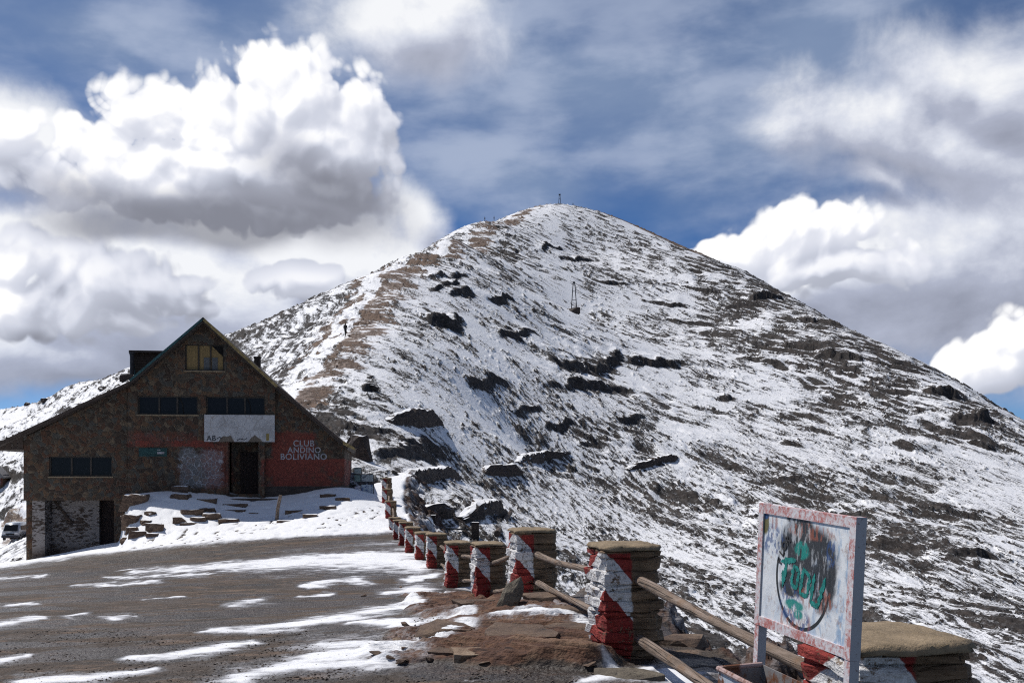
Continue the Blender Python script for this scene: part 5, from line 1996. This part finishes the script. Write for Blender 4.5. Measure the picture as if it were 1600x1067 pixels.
# ------------------------------------------------------------------ pylons of the old lift
def pylon(u, vtop, vbase, Y, wb, wt, label, base=True):
    p = on_mountain(u, vbase + 2, 60, 466) if Y < 400 else None
    if p is None:
        j = int(round(((u - CU) / F + 0.66) / 1.32 * 1319))
        i = int(np.argmin(np.abs(MY[:, j] - Y)))
        p = Vector((MX[i, j], MY[i, j], MZ[i, j]))
    s = p.y / F
    h = (vbase - vtop) * s
    root = empty('lift_pylon', p, label, 'pylon', None)
    b0 = 0.0
    if base:
        bm = rock_bm(20 * s, 14 * s, 11 * s, 900, 30, True)
        obj('stone_base', bm, M_wallstone, root, (0, 0, -1.2 * s))
        b0 = 6 * s
    for sx in (-1, 1):
        bm = BM(); tube(bm, [(sx * wb * s, 0, b0 - .4), (sx * wt * s, 0, b0 + h)], 0.11, 6); obj('leg', bm, M_iron, root)
    bm = BM()
    for f in (0.35, 0.68, 0.97):
        ww = wb + (wt - wb) * f
        tube(bm, [(-ww * s, 0, b0 + h * f), (ww * s, 0, b0 + h * f)], 0.07, 6)
    obj('cross_brace', bm, M_iron, root)
    bm = BM(); box(bm, -1.6 * s, 1.6 * s, -.25, .25, b0 + h * 0.98, b0 + h * 1.04); obj('sheave_head', bm, M_iron, root)
    return root


pylon(897, 446, 487, 290, 4.4, 1.3, 'two legged lift pylon on a stone base halfway up the slope')
pylon(874, 303, 324, 449, 2.2, 0.6, 'thin two legged lift pylon standing on the summit', base=False)
j = int(round(((895 - CU) / F + 0.66) / 1.32 * 1319))
i = int(np.argmin(np.abs(MY[:, j] - 448)))
p = Vector((MX[i, j], MY[i, j], MZ[i, j]))
bm = BM(); tube(bm, [(0, 0, -.4), (0, 0, 2.9)], 0.13, 6); tube(bm, [(-.5, 0, 2.3), (.5, 0, 2.3)], 0.07, 5)
tag(obj('summit_pole', bm, M_iron, None, p), 'short pole with a crossbar right of the summit pylon', 'pole')


# ------------------------------------------------------------------ people
def cloth_material(name, top, legs, skin=(0.42, 0.25, 0.17), waist=0.92, neck=1.50):
    m, t, b = new_mat(name)
    z = t.sep(t.node('ShaderNodeTexCoord').outputs['Object'])[2]
    col = t.mix(t.ss(z, waist - .02, waist + .02), legs, top)
    col = t.mix(t.ss(z, neck - .015, neck + .015), col, skin)
    t.put(b.inputs['Base Color'], col)
    return m


def person(p, rz, label, top, legs, stride, arm, pack=None, hat=(0.03, 0.025, 0.02)):
    root = empty('person', p, label, 'person', 'walkers on the ridge path', rz)
    # joints: a skeleton grown into one skin
    J = [((0, 0, .95), .135), ((0, .01, 1.20), .145), ((0, .02, 1.42), .13), ((0, .01, 1.53), .055), ((0, -.01, 1.62), .085), ((0, -.01, 1.71), .075)]
    E = [(0, 1), (1, 2), (2, 3), (3, 4), (4, 5)]

    def limb(root_i, pts):
        last = root_i
        for q, r_ in pts:
            J.append((q, r_))
            E.append((last, len(J) - 1))
            last = len(J) - 1
    for sx in (-1, 1):
        k = sx * stride
        limb(0, [((sx * .10, 0, .88), .095), ((sx * .11, -.03 - k * .10, .49), .068), ((sx * .11, .02 - k * .20 + .05 * abs(k), .09), .048), ((sx * .12, -.13 - k * .2, .045), .042)])
        limb(2, [((sx * .19, .02, 1.40), .065), ((sx * (.25 + arm * .06), .04, 1.14), .048), ((sx * (.20 + arm * .02), -.14 * arm - .02, .96 + .1 * arm), .038), ((sx * (.16 + .02), -.20 * arm - .03, .90 + .12 * arm), .032)])
    me = bpy.data.meshes.new('body')
    me.from_pydata([j[0] for j in J], E, [])
    b = bpy.data.objects.new('body', me)
    COL.objects.link(b)
    b.parent = root
    me.materials.append(cloth_material('walker_clothes', top, legs))
    sk = b.modifiers.new('skin', 'SKIN')
    sk.use_smooth_shade = True
    for i, sv in enumerate(me.skin_vertices[0].data):
        sv.radius = (J[i][1], J[i][1])
        sv.use_root = i == 0
    b.modifiers.new('sub', 'SUBSURF').levels = 1
    bm = BM()
    bmesh.ops.create_uvsphere(bm, u_segments=12, v_segments=8, radius=.108)
    bmesh.ops.delete(bm, geom=[f for f in bm.faces if f.calc_center_median().z < -.01 and f.calc_center_median().y < .03], context='FACES')
    obj('hair', bm, plain_cache('dark_hair', hat), root, (0, .012, 1.685), True)
    if pack:
        bm = BM()
        box(bm, -.15, .15, .13, .32, 1.05, 1.50)
        bmesh.ops.bevel(bm, geom=list(bm.edges), offset=.05, segments=2, affect='EDGES')
        obj('backpack', bm, plain_cache('dark_pack', pack), root)
    return root


person(on_mountain(540, 526), R(160), 'person in dark jacket and trousers walking up the bare rib above the lodge', (0.022, 0.024, 0.03), (0.018, 0.018, 0.022), 0.8, 0.6, (0.05, 0.045, 0.04))
for (u, v, lab, c) in ((757, 351, 'person in black on the skyline, lower of two near the summit', (0.03, 0.03, 0.035)), (772, 345, 'person in dark blue on the skyline, upper of two near the summit', (0.02, 0.025, 0.045))):
    j = int(round(((u - CU) / F + 0.66) / 1.32 * 1319))
    i = int(np.argmax(MZ[:, j] / MY[:, j] - 1.6 / MY[:, j]))
    person(Vector((MX[i, j], MY[i, j], MZ[i, j] - .1)), R(120), lab, c, c, 0.7, 0.3)


# ------------------------------------------------------------------ van and shed far down on the left
def build_van():
    p = on_mountain(24, 843)
    root = empty('parked_van', p, 'silver grey minivan parked on the lower road at the far left', 'van', None, R(12))
    paint = plain('silver_van_paint', (0.42, 0.45, 0.50), 0.35, 0.3, 0.1, 3, 0.0)
    # seen from the front: y is the length, the nose looks to -y
    prof = [(-2.2, .35), (-2.25, .75), (-2.1, 1.0), (-1.45, 1.75), (-1.1, 1.92), (2.1, 1.92), (2.25, 1.6), (2.25, .35)]
    bm = BM()
    a = [bm.verts.new((-.86, y, z)) for y, z in prof]
    b = [bm.verts.new((.86, y, z)) for y, z in prof]
    for v in list(a) + list(b):
        if v.co.z > 1.5:
            v.co.x *= .88
    bm.faces.new(a); bm.faces.new(b[::-1])
    for k in range(len(prof)):
        bm.faces.new((a[k], b[k], b[(k + 1) % len(prof)], a[(k + 1) % len(prof)]))
    bmesh.ops.bevel(bm, geom=list(bm.edges), offset=.06, segments=2, affect='EDGES')
    obj('body', bm, paint, root, None, True)
    bm = BM()
    y0, z0, y1, z1 = -2.06, 1.06, -1.50, 1.70
    q = [(-.72, y0 - .012, z0), (.72, y0 - .012, z0), (.66, y1 - .012, z1), (-.66, y1 - .012, z1)]
    vs = [bm.verts.new(c) for c in q]
    ws = [bm.verts.new((c[0], c[1] - .03, c[2] + .02)) for c in q]
    bm.faces.new(ws)
    bm.faces.new(vs[::-1])
    for k in range(4):
        bm.faces.new((vs[k], vs[(k + 1) % 4], ws[(k + 1) % 4], ws[k]))
    obj('windscreen', bm, M_glass, root)
    for sx in (-1, 1):
        bm = BM(); box(bm, min(sx * .83, sx * .872), max(sx * .83, sx * .872), -1.1, 1.9, 1.1, 1.6); obj('side_window', bm, M_glass, root)
        bm = BM(); box(bm, sx * .62 - .16, sx * .62 + .16, -2.32, -2.24, .72, .88); obj('headlight', bm, plain_cache('lamp_glass', (0.7, 0.7, 0.72)), root)
        for yy in (-1.4, 1.4):
            bm = BM(); tube(bm, [(sx * .70, yy, .33), (sx * .89, yy, .33)], .33, 16); w = obj('wheel', bm, plain_cache('tyre_rubber', (0.02, 0.02, 0.02)), root)
            bm = BM(); tube(bm, [(sx * .89, yy, .33), (sx * .905, yy, .33)], .19, 12); obj('rim', bm, plain_cache('wheel_rim', (0.4, 0.4, 0.42)), w)
    bm = BM(); box(bm, -.86, .86, -2.34, -2.25, .34, .60); obj('bumper', bm, plain_cache('bumper_plastic', (0.06, 0.06, 0.07)), root)
    bm = BM(); box(bm, -.42, .42, -2.30, -2.25, .66, .80); obj('grille', bm, plain_cache('grille_black', (0.02, 0.02, 0.02)), root)


build_van()
p = on_mountain(-6, 768)
s = p.y / F
root = empty('shed', p, 'low shed with a grey sheet roof at the left edge behind the lodge', 'shed', None, R(10))
bm = BM(); box(bm, -24 * s, 10 * s, 0, 4, -1, 26 * s); obj('wall', bm, M_wall, root)
bm = BM()
prism(bm, [(-28 * s, 27 * s), (13 * s, 20 * s), (13 * s, 22 * s), (-2 * s, 38 * s), (-28 * s, 38 * s)], -.5, 4.5)
obj('roof', bm, plain('grey_sheet_roof', (0.20, 0.19, 0.19), 0.6, 0, 0.2, 3), root)
bm = BM(); box(bm, -2 * s, 3 * s, -.05, -.004, -1 + .5, 12 * s); obj('door', bm, M_door, root)
